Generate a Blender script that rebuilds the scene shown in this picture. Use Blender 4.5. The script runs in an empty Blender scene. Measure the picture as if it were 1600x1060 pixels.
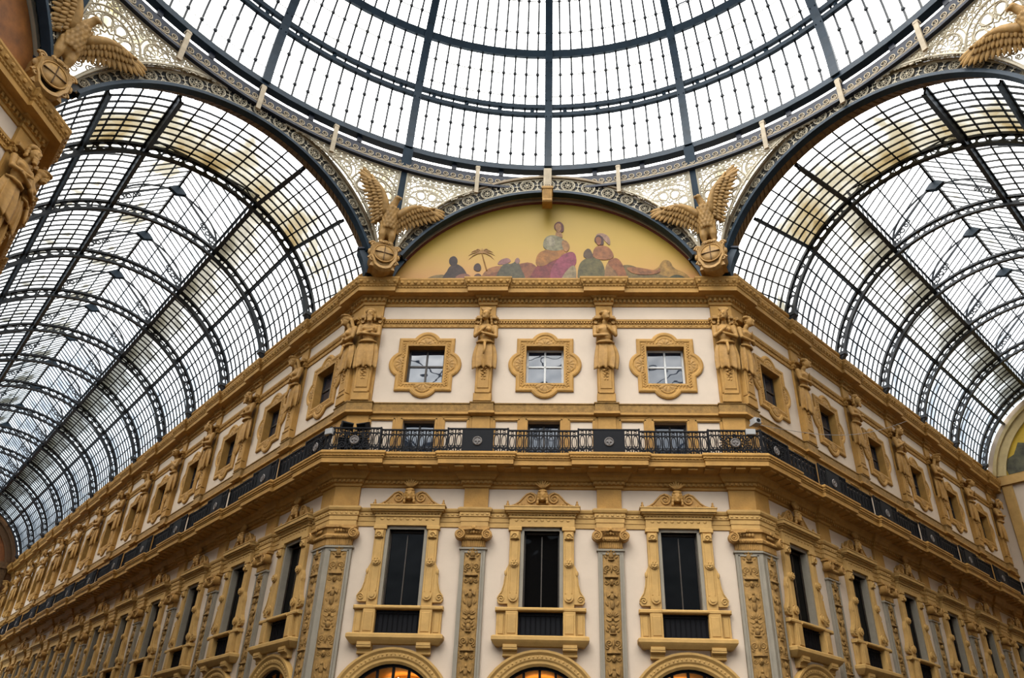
import bpy, math, random
from mathutils import Vector, Matrix
random.seed(7)
PI = math.pi
S = math.sqrt(.5)
scene = bpy.context.scene
COL = scene.collection

# ------------------------------------------------------------------ dimensions
A = 7.236                 # half width of the lunette wall
BAY = 4.6
DR, CR, NR = 2.455, 4.626, 6
DL, CL, NL = 2.49, 4.647, 13
ENDR, ENDL = 29.4, 61.9
FARW = 4.7                # far wall of an arm, measured from the arm axis origin
VL = Vector((-A - S * (A + FARW), -S * (A + FARW)))
VR = Vector((A + S * (A + FARW), -S * (A + FARW)))
JOG = .12
DOME_Y, DOME_R, DOME_Z, DOME_H = -16.1, 15.7, 26.0, 13.0
CV, VR0, VZ = -1.07, 6.15, 19.47      # vault: lateral centre, radius, centre height

# ------------------------------------------------------------------ mesh builder
class MB:
    def __init__(s):
        s.v = []; s.f = []
    def add(s, vs, fs):
        b = len(s.v); s.v.extend([tuple(p) for p in vs]); s.f.extend([tuple(b + i for i in f) for f in fs]); return s
    def merge(s, o, m=None):
        return s.add([m @ Vector(p) for p in o.v] if m else o.v, o.f)
    def box(s, x0, x1, y0, y1, z0, z1):
        return s.add([(x0,y0,z0),(x1,y0,z0),(x1,y1,z0),(x0,y1,z0),(x0,y0,z1),(x1,y0,z1),(x1,y1,z1),(x0,y1,z1)],
                     [(0,3,2,1),(4,5,6,7),(0,1,5,4),(1,2,6,5),(2,3,7,6),(3,0,4,7)])
    def rbox(s, x0, x1, y0, y1, z0, z1, b=.02):
        # box with its front (-y) edge chamfered
        return s.add([(x0,y1,z0),(x1,y1,z0),(x1,y1,z1),(x0,y1,z1),(x0,y0+b,z0),(x1,y0+b,z0),(x1,y0+b,z1),(x0,y0+b,z1),
                      (x0+b,y0,z0+b),(x1-b,y0,z0+b),(x1-b,y0,z1-b),(x0+b,y0,z1-b)],
                     [(0,3,2,1),(0,1,5,4),(1,2,6,5),(2,3,7,6),(3,0,4,7),(4,5,9,8),(5,6,10,9),(6,7,11,10),(7,4,8,11),(8,9,10,11)])
    def prism(s, poly, y0, y1):
        n = len(poly)
        vs = [(x, y0, z) for x, z in poly] + [(x, y1, z) for x, z in poly]
        fs = [tuple(range(n)), tuple(range(2*n-1, n-1, -1))] + [(i, n+i, n+(i+1) % n, (i+1) % n) for i in range(n)]
        return s.add(vs, fs)
    def ell(s, c, r, nu=10, nv=7, rot=None):
        vs = []; fs = []
        for j in range(nv + 1):
            th = PI * j / nv
            for i in range(nu):
                ph = 2 * PI * i / nu
                p = Vector((r[0]*math.sin(th)*math.cos(ph), r[1]*math.sin(th)*math.sin(ph), r[2]*math.cos(th)))
                if rot: p = rot @ p
                vs.append((p.x+c[0], p.y+c[1], p.z+c[2]))
        for j in range(nv):
            for i in range(nu):
                a = j*nu+i; b = j*nu+(i+1) % nu
                fs.append((a, a+nu, b+nu, b))
        return s.add(vs, fs)
    def tube(s, pts, r, n=6, closed=False, cap=True):
        pts = [Vector(p) for p in pts]; m = len(pts)
        if not isinstance(r, (list, tuple)): r = [r]*m
        ref = None; vs = []
        for i in range(m):
            a = pts[i-1] if (i > 0 or closed) else pts[i]; b = pts[(i+1) % m] if (i < m-1 or closed) else pts[i]
            t = (b - a)
            if t.length < 1e-9: t = Vector((0, 0, 1))
            t.normalize()
            if ref is None:
                ref = Vector((0, 1, 0)) if abs(t.y) < .9 else Vector((1, 0, 0))
            u = (ref - t * ref.dot(t))
            if u.length < 1e-6: u = t.orthogonal()
            u.normalize(); w = t.cross(u); ref = u
            for k in range(n):
                an = 2*PI*(k+.5)/n
                vs.append(pts[i] + u*math.cos(an)*r[i] + w*math.sin(an)*r[i])
        fs = []
        for i in range(m if closed else m-1):
            for k in range(n):
                a = i*n+k; b = i*n+(k+1) % n; c = ((i+1) % m)*n
                fs.append((a, b, c+(k+1) % n, c+k))
        if cap and not closed:
            fs.append(tuple(range(n-1, -1, -1))); fs.append(tuple(range((m-1)*n, m*n)))
        return s.add(vs, fs)
    def bar(s, pts, nrm, w, h, closed=False):
        # rectangular bar along pts; nrm = outward normal per point (or one), w across, h along normal
        pts = [Vector(p) for p in pts]; m = len(pts)
        if isinstance(nrm, Vector): nrm = [nrm]*m
        vs = []
        for i in range(m):
            a = pts[i-1] if (i > 0 or closed) else pts[i]; b = pts[(i+1) % m] if (i < m-1 or closed) else pts[i]
            t = (b-a).normalized(); nn = nrm[i]; nn = (nn - t*nn.dot(t)).normalized(); bb = t.cross(nn)
            for sx, sy in ((-1,-1),(1,-1),(1,1),(-1,1)):
                vs.append(pts[i] + bb*sx*w/2 + nn*sy*h/2)
        fs = []
        for i in range(m if closed else m-1):
            for k in range(4):
                a = i*4+k; b = i*4+(k+1) % 4; c = ((i+1) % m)*4
                fs.append((a, b, c+(k+1) % 4, c+k))
        if not closed:
            fs.append((3,2,1,0)); fs.append(tuple((m-1)*4+k for k in range(4)))
        return s.add(vs, fs)
    def rings(s, rs, cap0=False, cap1=False, closed=True):
        n = len(rs[0]); vs = [p for r in rs for p in r]; fs = []
        for j in range(len(rs)-1):
            for i in range(n if closed else n-1):
                fs.append((j*n+i, j*n+(i+1) % n, (j+1)*n+(i+1) % n, (j+1)*n+i))
        if cap0: fs.append(tuple(range(n-1, -1, -1)))
        if cap1: fs.append(tuple((len(rs)-1)*n+i for i in range(n)))
        return s.add(vs, fs)
    def sweep(s, prof, path, ends=True):
        # prof: (outward, z) list; path: plan polyline, outward is on its right
        P = [Vector(p) for p in path]; m = len(P); nn = []
        for i in range(m-1):
            d = (P[i+1]-P[i]).normalized(); nn.append(Vector((d.y, -d.x)))
        mit = []
        for i in range(m):
            a = nn[max(i-1, 0)]; b = nn[min(i, m-2)]
            mit.append((a+b)/(1+a.dot(b)))
        vs = [(P[i].x+mit[i].x*o, P[i].y+mit[i].y*o, z) for i in range(m) for o, z in prof]
        k = len(prof); fs = []
        for i in range(m-1):
            for j in range(k-1):
                fs.append((i*k+j, (i+1)*k+j, (i+1)*k+j+1, i*k+j+1))
        if ends:
            fs.append(tuple(range(k))); fs.append(tuple((m-1)*k+j for j in range(k-1, -1, -1)))
        return s.add(vs, fs)
    def along(s, path, o, step, fn):
        # call fn at regular steps along the plan path offset outward by o
        P = [Vector(p) for p in path]; m = len(P); nn = []
        for i in range(m-1):
            d = (P[i+1]-P[i]).normalized(); nn.append(Vector((d.y, -d.x)))
        Q = []
        for i in range(m):
            a = nn[max(i-1, 0)]; b = nn[min(i, m-2)]
            Q.append(P[i]+(a+b)/(1+a.dot(b))*o)
        for i in range(m-1):
            d = Q[i+1]-Q[i]; L = d.length
            if L < step*1.5 or d.dot(P[i+1]-P[i]) <= 0: continue
            k = max(1, round(L/step)); d.normalize()
            for j in range(k):
                c = Q[i]+d*(L*(j+.5)/k)
                M = Matrix(((d.x, -nn[i].x, 0, c.x), (d.y, -nn[i].y, 0, c.y), (0, 0, 1, 0), (0, 0, 0, 1)))
                fn(s, M)
        return s
    def mesh(s, name, mat, smooth=False):
        me = bpy.data.meshes.new(name); me.from_pydata(s.v, [], s.f); me.validate(); me.update()
        me.materials.append(mat)
        if smooth: me.polygons.foreach_set('use_smooth', [True]*len(me.polygons))
        return me

FACE_PARTS = {'jamb', 'lintel', 'pediment', 'rail', 'pedestal', 'sill', 'bracket', 'grille', 'archivolt', 'side_pier', 'upper_block', 'cap_block', 'foot_block', 'entablature_block', 'capital', 'shaft', 'relief_panel', 'volute'}
def ob(name, me, parent=None, mat=None, smooth=False):
    if name in FACE_PARTS and isinstance(me, MB) and parent is not None and not parent.get('free') and (parent.parent is None or not parent.parent.get('free')):
        me.v = [(x, min(y, -.002), z) for x, y, z in me.v]
    if isinstance(me, MB): me = me.mesh(name, mat, smooth)
    o = bpy.data.objects.new(name, me); COL.objects.link(o)
    if parent is not None: o.parent = parent
    return o
def tag(o, label, cat=None, group=None, kind=None):
    o['label'] = label
    if cat: o['category'] = cat
    if group: o['group'] = group
    if kind: o['kind'] = kind
    return o
def thing(name, label, cat, loc=(0,0,0), rz=0, group=None):
    o = bpy.data.objects.new(name, None); COL.objects.link(o); o.empty_display_size = .2
    o.location = loc; o.rotation_euler = (0, 0, rz)
    return tag(o, label, cat, group)
def struct(name, mb, mat, label, cat):
    o = ob(name, mb, None, mat); return tag(o, label, cat, None, 'structure')
def dup(root, loc=None, rz=None, label=None, group=None, recolor=None):
    c = root.copy(); COL.objects.link(c)
    if loc is not None: c.location = loc
    if rz is not None: c.rotation_euler = (0, 0, rz)
    if label: c['label'] = label
    if group: c['group'] = group
    for ch in root.children:
        d = ch.copy(); COL.objects.link(d); d.parent = c
        for g in ch.children:
            e = g.copy(); COL.objects.link(e); e.parent = d
    return c
def sculpt(mb, voxel, it=4, name='sculpt', mat=None):
    me = bpy.data.meshes.new(name); me.from_pydata(mb.v, [], mb.f); me.update()
    o = bpy.data.objects.new(name, me); COL.objects.link(o)
    m = o.modifiers.new('r', 'REMESH'); m.mode = 'VOXEL'; m.voxel_size = voxel; m.use_smooth_shade = True
    m2 = o.modifiers.new('s', 'SMOOTH'); m2.iterations = it; m2.factor = .5
    bpy.context.view_layer.update()
    dg = bpy.context.evaluated_depsgraph_get()
    r = bpy.data.meshes.new_from_object(o.evaluated_get(dg))
    bpy.data.objects.remove(o); bpy.data.meshes.remove(me)
    r.name = name; r.materials.clear(); r.materials.append(mat)
    r.polygons.foreach_set('use_smooth', [True]*len(r.polygons))
    return r

# ------------------------------------------------------------------ materials
def nodemat(name):
    m = bpy.data.materials.new(name); m.use_nodes = True; nt = m.node_tree; nt.nodes.clear()
    out = nt.nodes.new('ShaderNodeOutputMaterial'); return m, nt, out
ALB = .62          # overall reflectance of the painted surfaces
def mat(name, col, rough=.75, var=.1, scale=1.5, metal=0, spec=.3, col2=None, bump=.0, detail=6):
    col = tuple(c*ALB for c in col); col2 = tuple(c*ALB for c in col2) if col2 else None
    m, nt, out = nodemat(name)
    b = nt.nodes.new('ShaderNodeBsdfPrincipled')
    b.inputs['Roughness'].default_value = rough; b.inputs['Metallic'].default_value = metal
    b.inputs['Specular IOR Level'].default_value = spec
    tc = nt.nodes.new('ShaderNodeTexCoord'); n = nt.nodes.new('ShaderNodeTexNoise')
    n.inputs['Scale'].default_value = scale; n.inputs['Detail'].default_value = detail; n.inputs['Roughness'].default_value = .65
    nt.links.new(tc.outputs['Object'], n.inputs['Vector'])
    r = nt.nodes.new('ShaderNodeValToRGB')
    c2 = col2 or tuple(c*(1-2*var) for c in col)
    r.color_ramp.elements[0].position = .3; r.color_ramp.elements[1].position = .68
    r.color_ramp.elements[0].color = (*c2, 1); r.color_ramp.elements[1].color = (*tuple(min(1, c*(1+var*.6)) for c in col), 1)
    nt.links.new(n.outputs['Fac'], r.inputs['Fac']); nt.links.new(r.outputs['Color'], b.inputs['Base Color'])
    if bump:
        n2 = nt.nodes.new('ShaderNodeTexNoise'); n2.inputs['Scale'].default_value = scale*9; n2.inputs['Detail'].default_value = 4
        nt.links.new(tc.outputs['Object'], n2.inputs['Vector'])
        bm = nt.nodes.new('ShaderNodeBump'); bm.inputs['Strength'].default_value = bump; bm.inputs['Distance'].default_value = .05
        nt.links.new(n2.outputs['Fac'], bm.inputs['Height']); nt.links.new(bm.outputs['Normal'], b.inputs['Normal'])
    nt.links.new(b.outputs['BSDF'], out.inputs['Surface']); return m
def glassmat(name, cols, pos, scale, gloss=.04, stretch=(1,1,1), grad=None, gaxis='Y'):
    # thin old glazing: light passes through, tinted by grime; one glazing also carries painted shade
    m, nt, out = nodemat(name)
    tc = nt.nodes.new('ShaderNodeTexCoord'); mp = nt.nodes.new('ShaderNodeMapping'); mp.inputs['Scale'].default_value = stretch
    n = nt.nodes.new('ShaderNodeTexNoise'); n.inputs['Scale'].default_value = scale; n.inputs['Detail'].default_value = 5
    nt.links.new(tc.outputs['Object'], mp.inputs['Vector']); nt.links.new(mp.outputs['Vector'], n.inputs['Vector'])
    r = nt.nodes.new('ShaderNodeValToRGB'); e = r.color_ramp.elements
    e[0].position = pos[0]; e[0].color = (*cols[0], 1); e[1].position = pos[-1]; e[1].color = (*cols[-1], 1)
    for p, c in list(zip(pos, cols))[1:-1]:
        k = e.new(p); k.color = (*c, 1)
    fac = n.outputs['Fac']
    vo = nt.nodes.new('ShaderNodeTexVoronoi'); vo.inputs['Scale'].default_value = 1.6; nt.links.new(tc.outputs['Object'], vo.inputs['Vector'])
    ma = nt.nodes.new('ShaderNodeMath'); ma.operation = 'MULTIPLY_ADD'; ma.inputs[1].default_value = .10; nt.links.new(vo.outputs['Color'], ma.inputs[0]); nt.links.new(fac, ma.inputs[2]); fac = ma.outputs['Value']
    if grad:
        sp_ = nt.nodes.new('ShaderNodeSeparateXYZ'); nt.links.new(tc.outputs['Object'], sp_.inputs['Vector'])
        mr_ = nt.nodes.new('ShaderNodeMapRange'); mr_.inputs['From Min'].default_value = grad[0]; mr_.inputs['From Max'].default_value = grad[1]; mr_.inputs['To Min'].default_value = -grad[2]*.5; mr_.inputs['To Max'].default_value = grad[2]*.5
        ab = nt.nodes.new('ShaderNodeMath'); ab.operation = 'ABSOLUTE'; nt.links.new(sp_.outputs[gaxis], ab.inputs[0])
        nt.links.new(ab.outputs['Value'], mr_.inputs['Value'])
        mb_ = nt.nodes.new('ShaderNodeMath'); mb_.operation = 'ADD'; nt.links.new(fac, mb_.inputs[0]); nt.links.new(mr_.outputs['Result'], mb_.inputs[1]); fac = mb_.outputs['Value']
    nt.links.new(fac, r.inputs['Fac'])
    t = nt.nodes.new('ShaderNodeBsdfTransparent'); nt.links.new(r.outputs['Color'], t.inputs['Color'])
    g = nt.nodes.new('ShaderNodeBsdfGlossy'); g.inputs['Roughness'].default_value = .15
    mx = nt.nodes.new('ShaderNodeMixShader'); mx.inputs['Fac'].default_value = gloss
    nt.links.new(t.outputs['BSDF'], mx.inputs[1]); nt.links.new(g.outputs['BSDF'], mx.inputs[2])
    nt.links.new(mx.outputs['Shader'], out.inputs['Surface']); return m
def panemat(name, col, ior):
    m, nt, out = nodemat(name)
    b = nt.nodes.new('ShaderNodeBsdfPrincipled'); b.inputs['Base Color'].default_value = (*col, 1)
    b.inputs['Roughness'].default_value = .03; b.inputs['IOR'].default_value = ior
    tc = nt.nodes.new('ShaderNodeTexCoord'); n = nt.nodes.new('ShaderNodeTexNoise'); n.inputs['Scale'].default_value = 1.3; n.inputs['Detail'].default_value = 1
    nt.links.new(tc.outputs['Object'], n.inputs['Vector'])
    bm = nt.nodes.new('ShaderNodeBump'); bm.inputs['Strength'].default_value = .25; bm.inputs['Distance'].default_value = .1
    nt.links.new(n.outputs['Fac'], bm.inputs['Height']); nt.links.new(bm.outputs['Normal'], b.inputs['Normal'])
    nt.links.new(b.outputs['BSDF'], out.inputs['Surface']); return m
def emis(name, col, st):
    m, nt, out = nodemat(name); e = nt.nodes.new('ShaderNodeEmission')
    e.inputs['Color'].default_value = (*col, 1); e.inputs['Strength'].default_value = st
    nt.links.new(e.outputs['Emission'], out.inputs['Surface']); return m

CREAM = mat('cream_plaster', (.79, .638, .488), .85, .05, .6)
OCHRE = mat('ochre_stucco', (.57, .302, .068), .7, .13, 2.2, bump=.15)
OCHRE_S = mat('ochre_sculpture', (.55, .295, .074), .65, .16, 5, bump=.2)
OCHRE_L = mat('ochre_light', (.65, .388, .118), .7, .1, 2.5, bump=.1)
ORN = mat('ochre_ornament', (.45, .25, .066), .7, .2, 7, bump=.7)
STONE = mat('grey_stone', (.345, .30, .225), .7, .08, 2)
IRON = mat('dark_iron', (.016, .020, .026), .5, .2, 3, spec=.4)
BLUE = mat('slate_blue_iron', (.013, .036, .060), .5, .2, 2, spec=.25)
NAVY = mat('navy_iron', (.012, .016, .035), .5, .2, 2)
TAN = mat('tan_metal', (.68, .54, .36), .6, .12, 3)
LACE = mat('tan_tracery', (.80, .68, .48), .6, .12, 3)
BROWN = mat('brown_coffer', (.20, .105, .04), .7, .3, 4)
EAGLE = mat('eagle_gilt', (.54, .30, .085), .6, .2, 5, bump=.2)
WOOD = mat('dark_sash', (.05, .035, .022), .5, .2, 5)
WHITE = mat('white_sash', (.75, .74, .70), .5, .04, 5)
BLACK = mat('black_metal', (.006, .006, .008), .6, .1, 5, spec=.12)
BRASS = mat('medallion_grey', (.24, .21, .19), .5, .15, 6)
GREYBOX = mat('grey_plastic', (.42, .41, .39), .5, .04, 5)
DARK = mat('dark_interior', (.02, .016, .012), .9, .2, 2)
MARBLE = mat('floor_marble', (.07, .055, .045), .35, .2, .8)
PANE_UP = panemat('upper_pane', (.010, .015, .026), 1.68)
PANE_LOW = panemat('lower_pane', (.003, .003, .003), 1.13)
DGLASS = glassmat('dome_glazing', ((1, 1, 1), (.97, .97, .95), (.93, .92, .82)), (.3, .62, .8), .7)
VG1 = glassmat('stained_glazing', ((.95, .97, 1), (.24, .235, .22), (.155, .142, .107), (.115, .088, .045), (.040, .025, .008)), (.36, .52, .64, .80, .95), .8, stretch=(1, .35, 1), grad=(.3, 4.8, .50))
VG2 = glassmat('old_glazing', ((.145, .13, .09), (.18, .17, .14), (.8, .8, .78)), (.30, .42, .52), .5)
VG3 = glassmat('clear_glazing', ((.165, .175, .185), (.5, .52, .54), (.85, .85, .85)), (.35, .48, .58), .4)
VG4 = glassmat('edge_shade_glazing', ((.75, .75, .72), (.20, .19, .165), (.09, .082, .06), (.036, .031, .022)), (.42, .62, .82, 1.0), .6, grad=(4.6, 2.4, .62), gaxis='X')  # grime noise, plus painted shade deepening towards the lantern edge beam
LGLASS = glassmat('lace_glazing', ((.19, .16, .075), (.36, .34, .27), (.75, .75, .70)), (.34, .48, .60), .9)

ORD = ['first', 'second', 'third', 'fourth', 'fifth', 'sixth', 'seventh', 'eighth', 'ninth', 'tenth', 'eleventh', 'twelfth', 'thirteenth', 'fourteenth']

# ------------------------------------------------------------------ placements on the three walls
def wfront(x, o=0): return Vector((x, -o)), 0.0
def wleft(t, o=0): return Vector((-A - S*t - S*o, S*t - S*o)), -PI/4
def wright(t, o=0): return Vector((A + S*t + S*o, S*t - S*o)), PI/4
FX = (-BAY, 0, BAY)
FP = (-BAY/2, BAY/2)
LW = [DL + CL*i for i in range(NL)]; LP = [DL + CL*(i+.5) for i in range(NL)]
RW = [DR + CR*i for i in range(NR)]; RP = [DR + CR*(i+.5) for i in range(NR)]

def plan(walls, h, hc, e):
    """walls: list of (start, dir, length, centres, corner_at_start, corner_at_end) in travel order"""
    pts = []
    for start, d, L, cs, c0, c1 in walls:
        d = Vector(d); n = Vector((d.y, -d.x)); start = Vector(start)
        iv = []
        if c0: iv.append((-9, hc))
        for c in sorted(cs): iv.append((c-h, c+h))
        if c1: iv.append((L-hc, L+9))
        if not c0: pts.append(start)
        for a, b in iv:
            if a > -8: pts += [start+d*a, start+d*a+n*e]
            if b < L+8: pts += [start+d*b+n*e, start+d*b]
        if not c1: pts.append(start+d*L)
        else:
            pts.append(('corner', start+d*L, n))
    out = []
    for i, p in enumerate(pts):
        if isinstance(p, tuple):
            q = pts[i+1]; nxt = None
            out.append((p[1], p[2]))
        else: out.append(p)
    res = []
    for i, p in enumerate(out):
        if isinstance(p, tuple):
            # next wall normal
            j = [w for w in walls if (Vector(w[0])-p[0]).length < 1e-3][0]
            d2 = Vector(j[1]); n2 = Vector((d2.y, -d2.x)); n1 = p[1]
            res.append(p[0] + (n1+n2)/(1+n1.dot(n2))*e)
        else: res.append(p)
    return res
PLmain = [((-A-S*ENDL, S*ENDL), (S, -S), ENDL, [ENDL-t for t in LP], False, True),
          ((-A, 0), (1, 0), 2*A, [A+x for x in FP], True, True),
          ((A, 0), (S, S), ENDR, RP, True, False)]
PLleft = [((VL.x, VL.y-2*A), (0, 1), 2*A, [A+x for x in FP], False, True),
          ((VL.x, VL.y), (-S, S), 50, [4.8+CL*i for i in range(9)], True, False)]
PLright = [((VR.x+S*30, VR.y+S*30), (-S, -S), 30, [30-4.8-CL*i for i in range(5)], False, True),
           ((VR.x, VR.y), (0, -1), 2*A, [A+x for x in FP], True, False)]
def paths(h, hc, e=JOG): return [plan(w, h, hc, e) for w in (PLmain, PLleft, PLright)]
BNAMES = ('main building', 'building beside the left arm', 'building beside the right arm')

# ------------------------------------------------------------------ walls
def wall_sheet(mb, L0, L1, z0, z1, holes, y0=0.0, y1=.55):
    """front face at y0 with rectangular holes, solid sides; local x along the wall"""
    xs = sorted({L0, L1, *[h[0] for h in holes], *[h[1] for h in holes]})
    zs = sorted({z0, z1, *[h[2] for h in holes], *[h[3] for h in holes]})
    for i in range(len(xs)-1):
        cx = (xs[i]+xs[i+1])/2
        j = 0
        while j < len(zs)-1:
            cz = (zs[j]+zs[j+1])/2
            hit = any(h[0] < cx < h[1] and h[2] < cz < h[3] for h in holes)
            if not hit:
                k = j
                while k+1 < len(zs)-1 and not any(h[0] < cx < h[1] and h[2] < (zs[k+1]+zs[k+2])/2 < h[3] for h in holes): k += 1
                mb.add([(xs[i], y0, zs[j]), (xs[i+1], y0, zs[j]), (xs[i+1], y0, zs[k+1]), (xs[i], y0, zs[k+1])], [(0, 1, 2, 3)])
                j = k+1
            else: j += 1
    for h in holes:
        mb.add([(h[0],y0,h[2]),(h[1],y0,h[2]),(h[1],y0,h[3]),(h[0],y0,h[3]),(h[0],y1,h[2]),(h[1],y1,h[2]),(h[1],y1,h[3]),(h[0],y1,h[3])],
               [(0,4,5,1),(1,5,6,2),(2,6,7,3),(3,7,4,0)])
    y1 = y1+2.65
    if y1 > 2.9: mb.add([(L0,y1,z0),(L1,y1,z0),(L1,y1,z1),(L0,y1,z1),(L0,y0,z0),(L1,y0,z0),(L1,y0,z1),(L0,y0,z1)],
           [(0,3,2,1),(0,4,7,3),(1,2,6,5),(3,7,6,2)])
ARCH_Z, ARCH_R = 3.85, 1.5
def facade_holes(cs):
    H = []
    for c in cs:
        H.append((c-.76, c+.76, 15.42, 17.14))
        H.append((c-.59, c+.59, 12.18, 13.87))
        H.append((c-.61, c+.61, 7.08, 9.69))
        H.append((c-1.5, c+1.5, 0, ARCH_Z+ARCH_R))
    return H
def arch_fill(mb, c):
    for sx in (-1, 1):
        poly = [(c+sx*1.5, ARCH_Z+ARCH_R)] + [(c+sx*ARCH_R*math.cos(th), ARCH_Z+ARCH_R*math.sin(th)) for th in [PI/2*k/8 for k in range(9)]]
        mb.prism(poly if sx < 0 else poly[::-1], 0.0, .5)
def xform(mb, loc, rz):
    M = Matrix.Translation((loc[0], loc[1], 0)) @ Matrix.Rotation(rz, 4, 'Z')
    mb.v = [tuple(M @ Vector(p)) for p in mb.v]; return mb
def wall(name, cs, L0, L1, loc, rz, label, m=CREAM, top=20.0):
    mb = MB(); wall_sheet(mb, L0, L1, 0, top, facade_holes(cs))
    for c in cs: arch_fill(mb, c)
    o = struct(name, mb, m, label, 'wall'); o.location = (*loc, 0); o.rotation_euler = (0, 0, rz); return o
wall('wall_front', FX, -A, A, (0, 0), 0, 'cream plaster wall of the building corner facing us below the lunette')
wall('wall_left', [-t for t in LW], -ENDL, 0, (-A, 0), -PI/4, 'long cream plaster wall running back along the left arm')
wall('wall_right', RW, 0, ENDR, (A, 0), PI/4, 'cream plaster wall running back along the right arm')
# plain shells of the buildings on the other side of the arms and behind the viewer, plus added light blockers
def shell(name, pts, label, m=CREAM, z1=20.0, th=.5):
    mb = MB(); mb.sweep([(-th, 0), (0, 0), (0, z1), (-th, z1), (-th, 0)], pts)
    return struct(name, mb, m, label, 'wall')
shell('wall_left_near', [(VL.x, VL.y-2*A), (VL.x, VL.y), (VL.x-S*50, VL.y+S*50)], 'cream wall of the near building cropped by the left edge')
shell('wall_right_near', [(VR.x+S*30, VR.y+S*30), (VR.x, VR.y), (VR.x, VR.y-2*A)], 'cream wall of the near building beyond the right edge')
b0 = Vector((VL.x, VL.y-2*A)); b1 = Vector((VR.x, VR.y-2*A))
shell('wall_back', [b1+Vector((-8.44, -8.44)), b0+Vector((8.44, -8.44))], 'plain ochre wall facing the painting from behind the viewer', BROWN, 20)
for sg_, nm_ in ((-1, 'left'), (1, 'right')):  # unseen walls added to block low sky light through the back arms
    q0 = Vector((sg_*11.5, b0.y-4.2)); d_ = Vector((sg_*S, -S)); t_ = Vector((S, sg_*S))
    p_ = q0+d_*20; ends = [p_-t_*9, p_+t_*9]
    shell('wall_blocker_'+nm_, ends[::-1], 'added dark light-blocking wall across the %s-hand arm behind the viewer' % nm_, BROWN, 20)
fl = MB(); fl.box(-70, 60, -50, 60, -.3, 0)
struct('floor', fl, MARBLE, 'pale marble floor of the arcade far below', 'floor')

# ------------------------------------------------------------------ horizontal trims
UH, LH, UHC, LHC = .33, .43, .76, .84
def dent(w, d, z0, z1):
    def fn(mb, M):
        t = MB(); t.box(-w/2, w/2, -d, .01, z0, z1); mb.merge(t, M)
    return fn
def bead(w, d, zc, h):
    def fn(mb, M):
        t = MB(); t.ell((0, 0, zc), (w, d, h), 6, 4); mb.merge(t, M)
    return fn
TN = [0]
def trim(mb, m, label):
    TN[0] += 1
    return struct('trim_%d' % TN[0], mb, m, label, 'moulding')
for k, (pu, bn) in enumerate(zip(paths(UH, UHC), BNAMES)):
    c = MB().sweep([(0, 18.98), (.04, 19.0), (.05, 19.12), (.08, 19.13), (.08, 19.28), (.16, 19.31), (.19, 19.38), (.47, 19.385), (.47, 19.57),
                    (.50, 19.60), (.51, 19.66), (.55, 19.70), (.60, 19.86), (.62, 19.90), (.62, 19.97), (.3, 20.03), (-.5, 20.06), (-.5, 18.98)], pu)
    if k < 2:
        c.along(pu, .08, .17, dent(.09, .07, 19.14, 19.27))
        c.along(pu, .575, .26, bead(.085, .05, 19.79, .075))
        c.along(pu, .50, .13, bead(.05, .03, 19.63, .03))
    trim(c, OCHRE, 'deep ochre top cornice with dentils on the %s' % bn)
    s = MB().sweep([(0, 17.97), (.05, 17.99), (.05, 18.14), (.07, 18.15), (.07, 18.20), (.12, 18.24), (.13, 18.32), (0, 18.34), (-.2, 18.34), (-.2, 17.97)], pu)
    if k < 2:
        s.along(pu, .07, .11, dent(.06, .04, 18.16, 18.23))
        s.along(pu, .05, .22, bead(.07, .02, 18.065, .04))
    trim(s, OCHRE, 'narrow ochre string course level with the statue heads on the %s' % bn)
    trim(MB().sweep([(0, 14.20), (.10, 14.20), (.10, 14.52), (.13, 14.53), (.13, 14.57), (0, 14.58), (-.2, 14.58), (-.2, 14.20)], pu), ORN,
         'carved ochre band under the lobed windows of the %s' % bn)
    trim(MB().sweep([(0, 14.03), (.05, 14.05), (.15, 14.10), (.15, 14.17), (.11, 14.20), (-.2, 14.20), (-.2, 14.03)], pu), OCHRE,
         'plain ochre fillet below the carved band of the %s' % bn)
for k, (pl, bn) in enumerate(zip(paths(LH, LHC), BNAMES)):
    b = MB().sweep([(0, 11.20), (.05, 11.22), (.06, 11.30), (.12, 11.32), (.12, 11.42), (.20, 11.46), (.24, 11.54), (.30, 11.60), (.34, 11.70),
                    (.87, 11.755), (.87, 11.92), (.90, 11.94), (.90, 11.98), (.93, 12.0), (.93, 12.05), (.97, 12.10), (.97, 12.16), (.92, 12.20), (-.5, 12.21), (-.5, 11.20)], pl)
    if k < 2:
        b.along(pl, .12, .16, dent(.085, .06, 11.33, 11.41))
        b.along(pl, .93, .12, bead(.045, .03, 12.02, .03))
        b.along(pl, .42, .55, dent(.32, .36, 11.675, 11.735))
    trim(b, OCHRE, 'broad ochre balcony slab and mouldings carried round the %s' % bn)
    e = MB().sweep([(0, 9.78), (.04, 9.80), (.04, 9.96), (.06, 9.97), (.06, 10.12), (.09, 10.14), (.09, 10.28), (.13, 10.31), (.16, 10.38), (.16, 10.42), (0, 10.46), (-.2, 10.46), (-.2, 9.78)], pl)
    if k < 2: e.along(pl, .09, .17, bead(.06, .03, 10.21, .035))
    trim(e, OCHRE_L, 'ochre entablature band at capital height on the %s' % bn)
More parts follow.
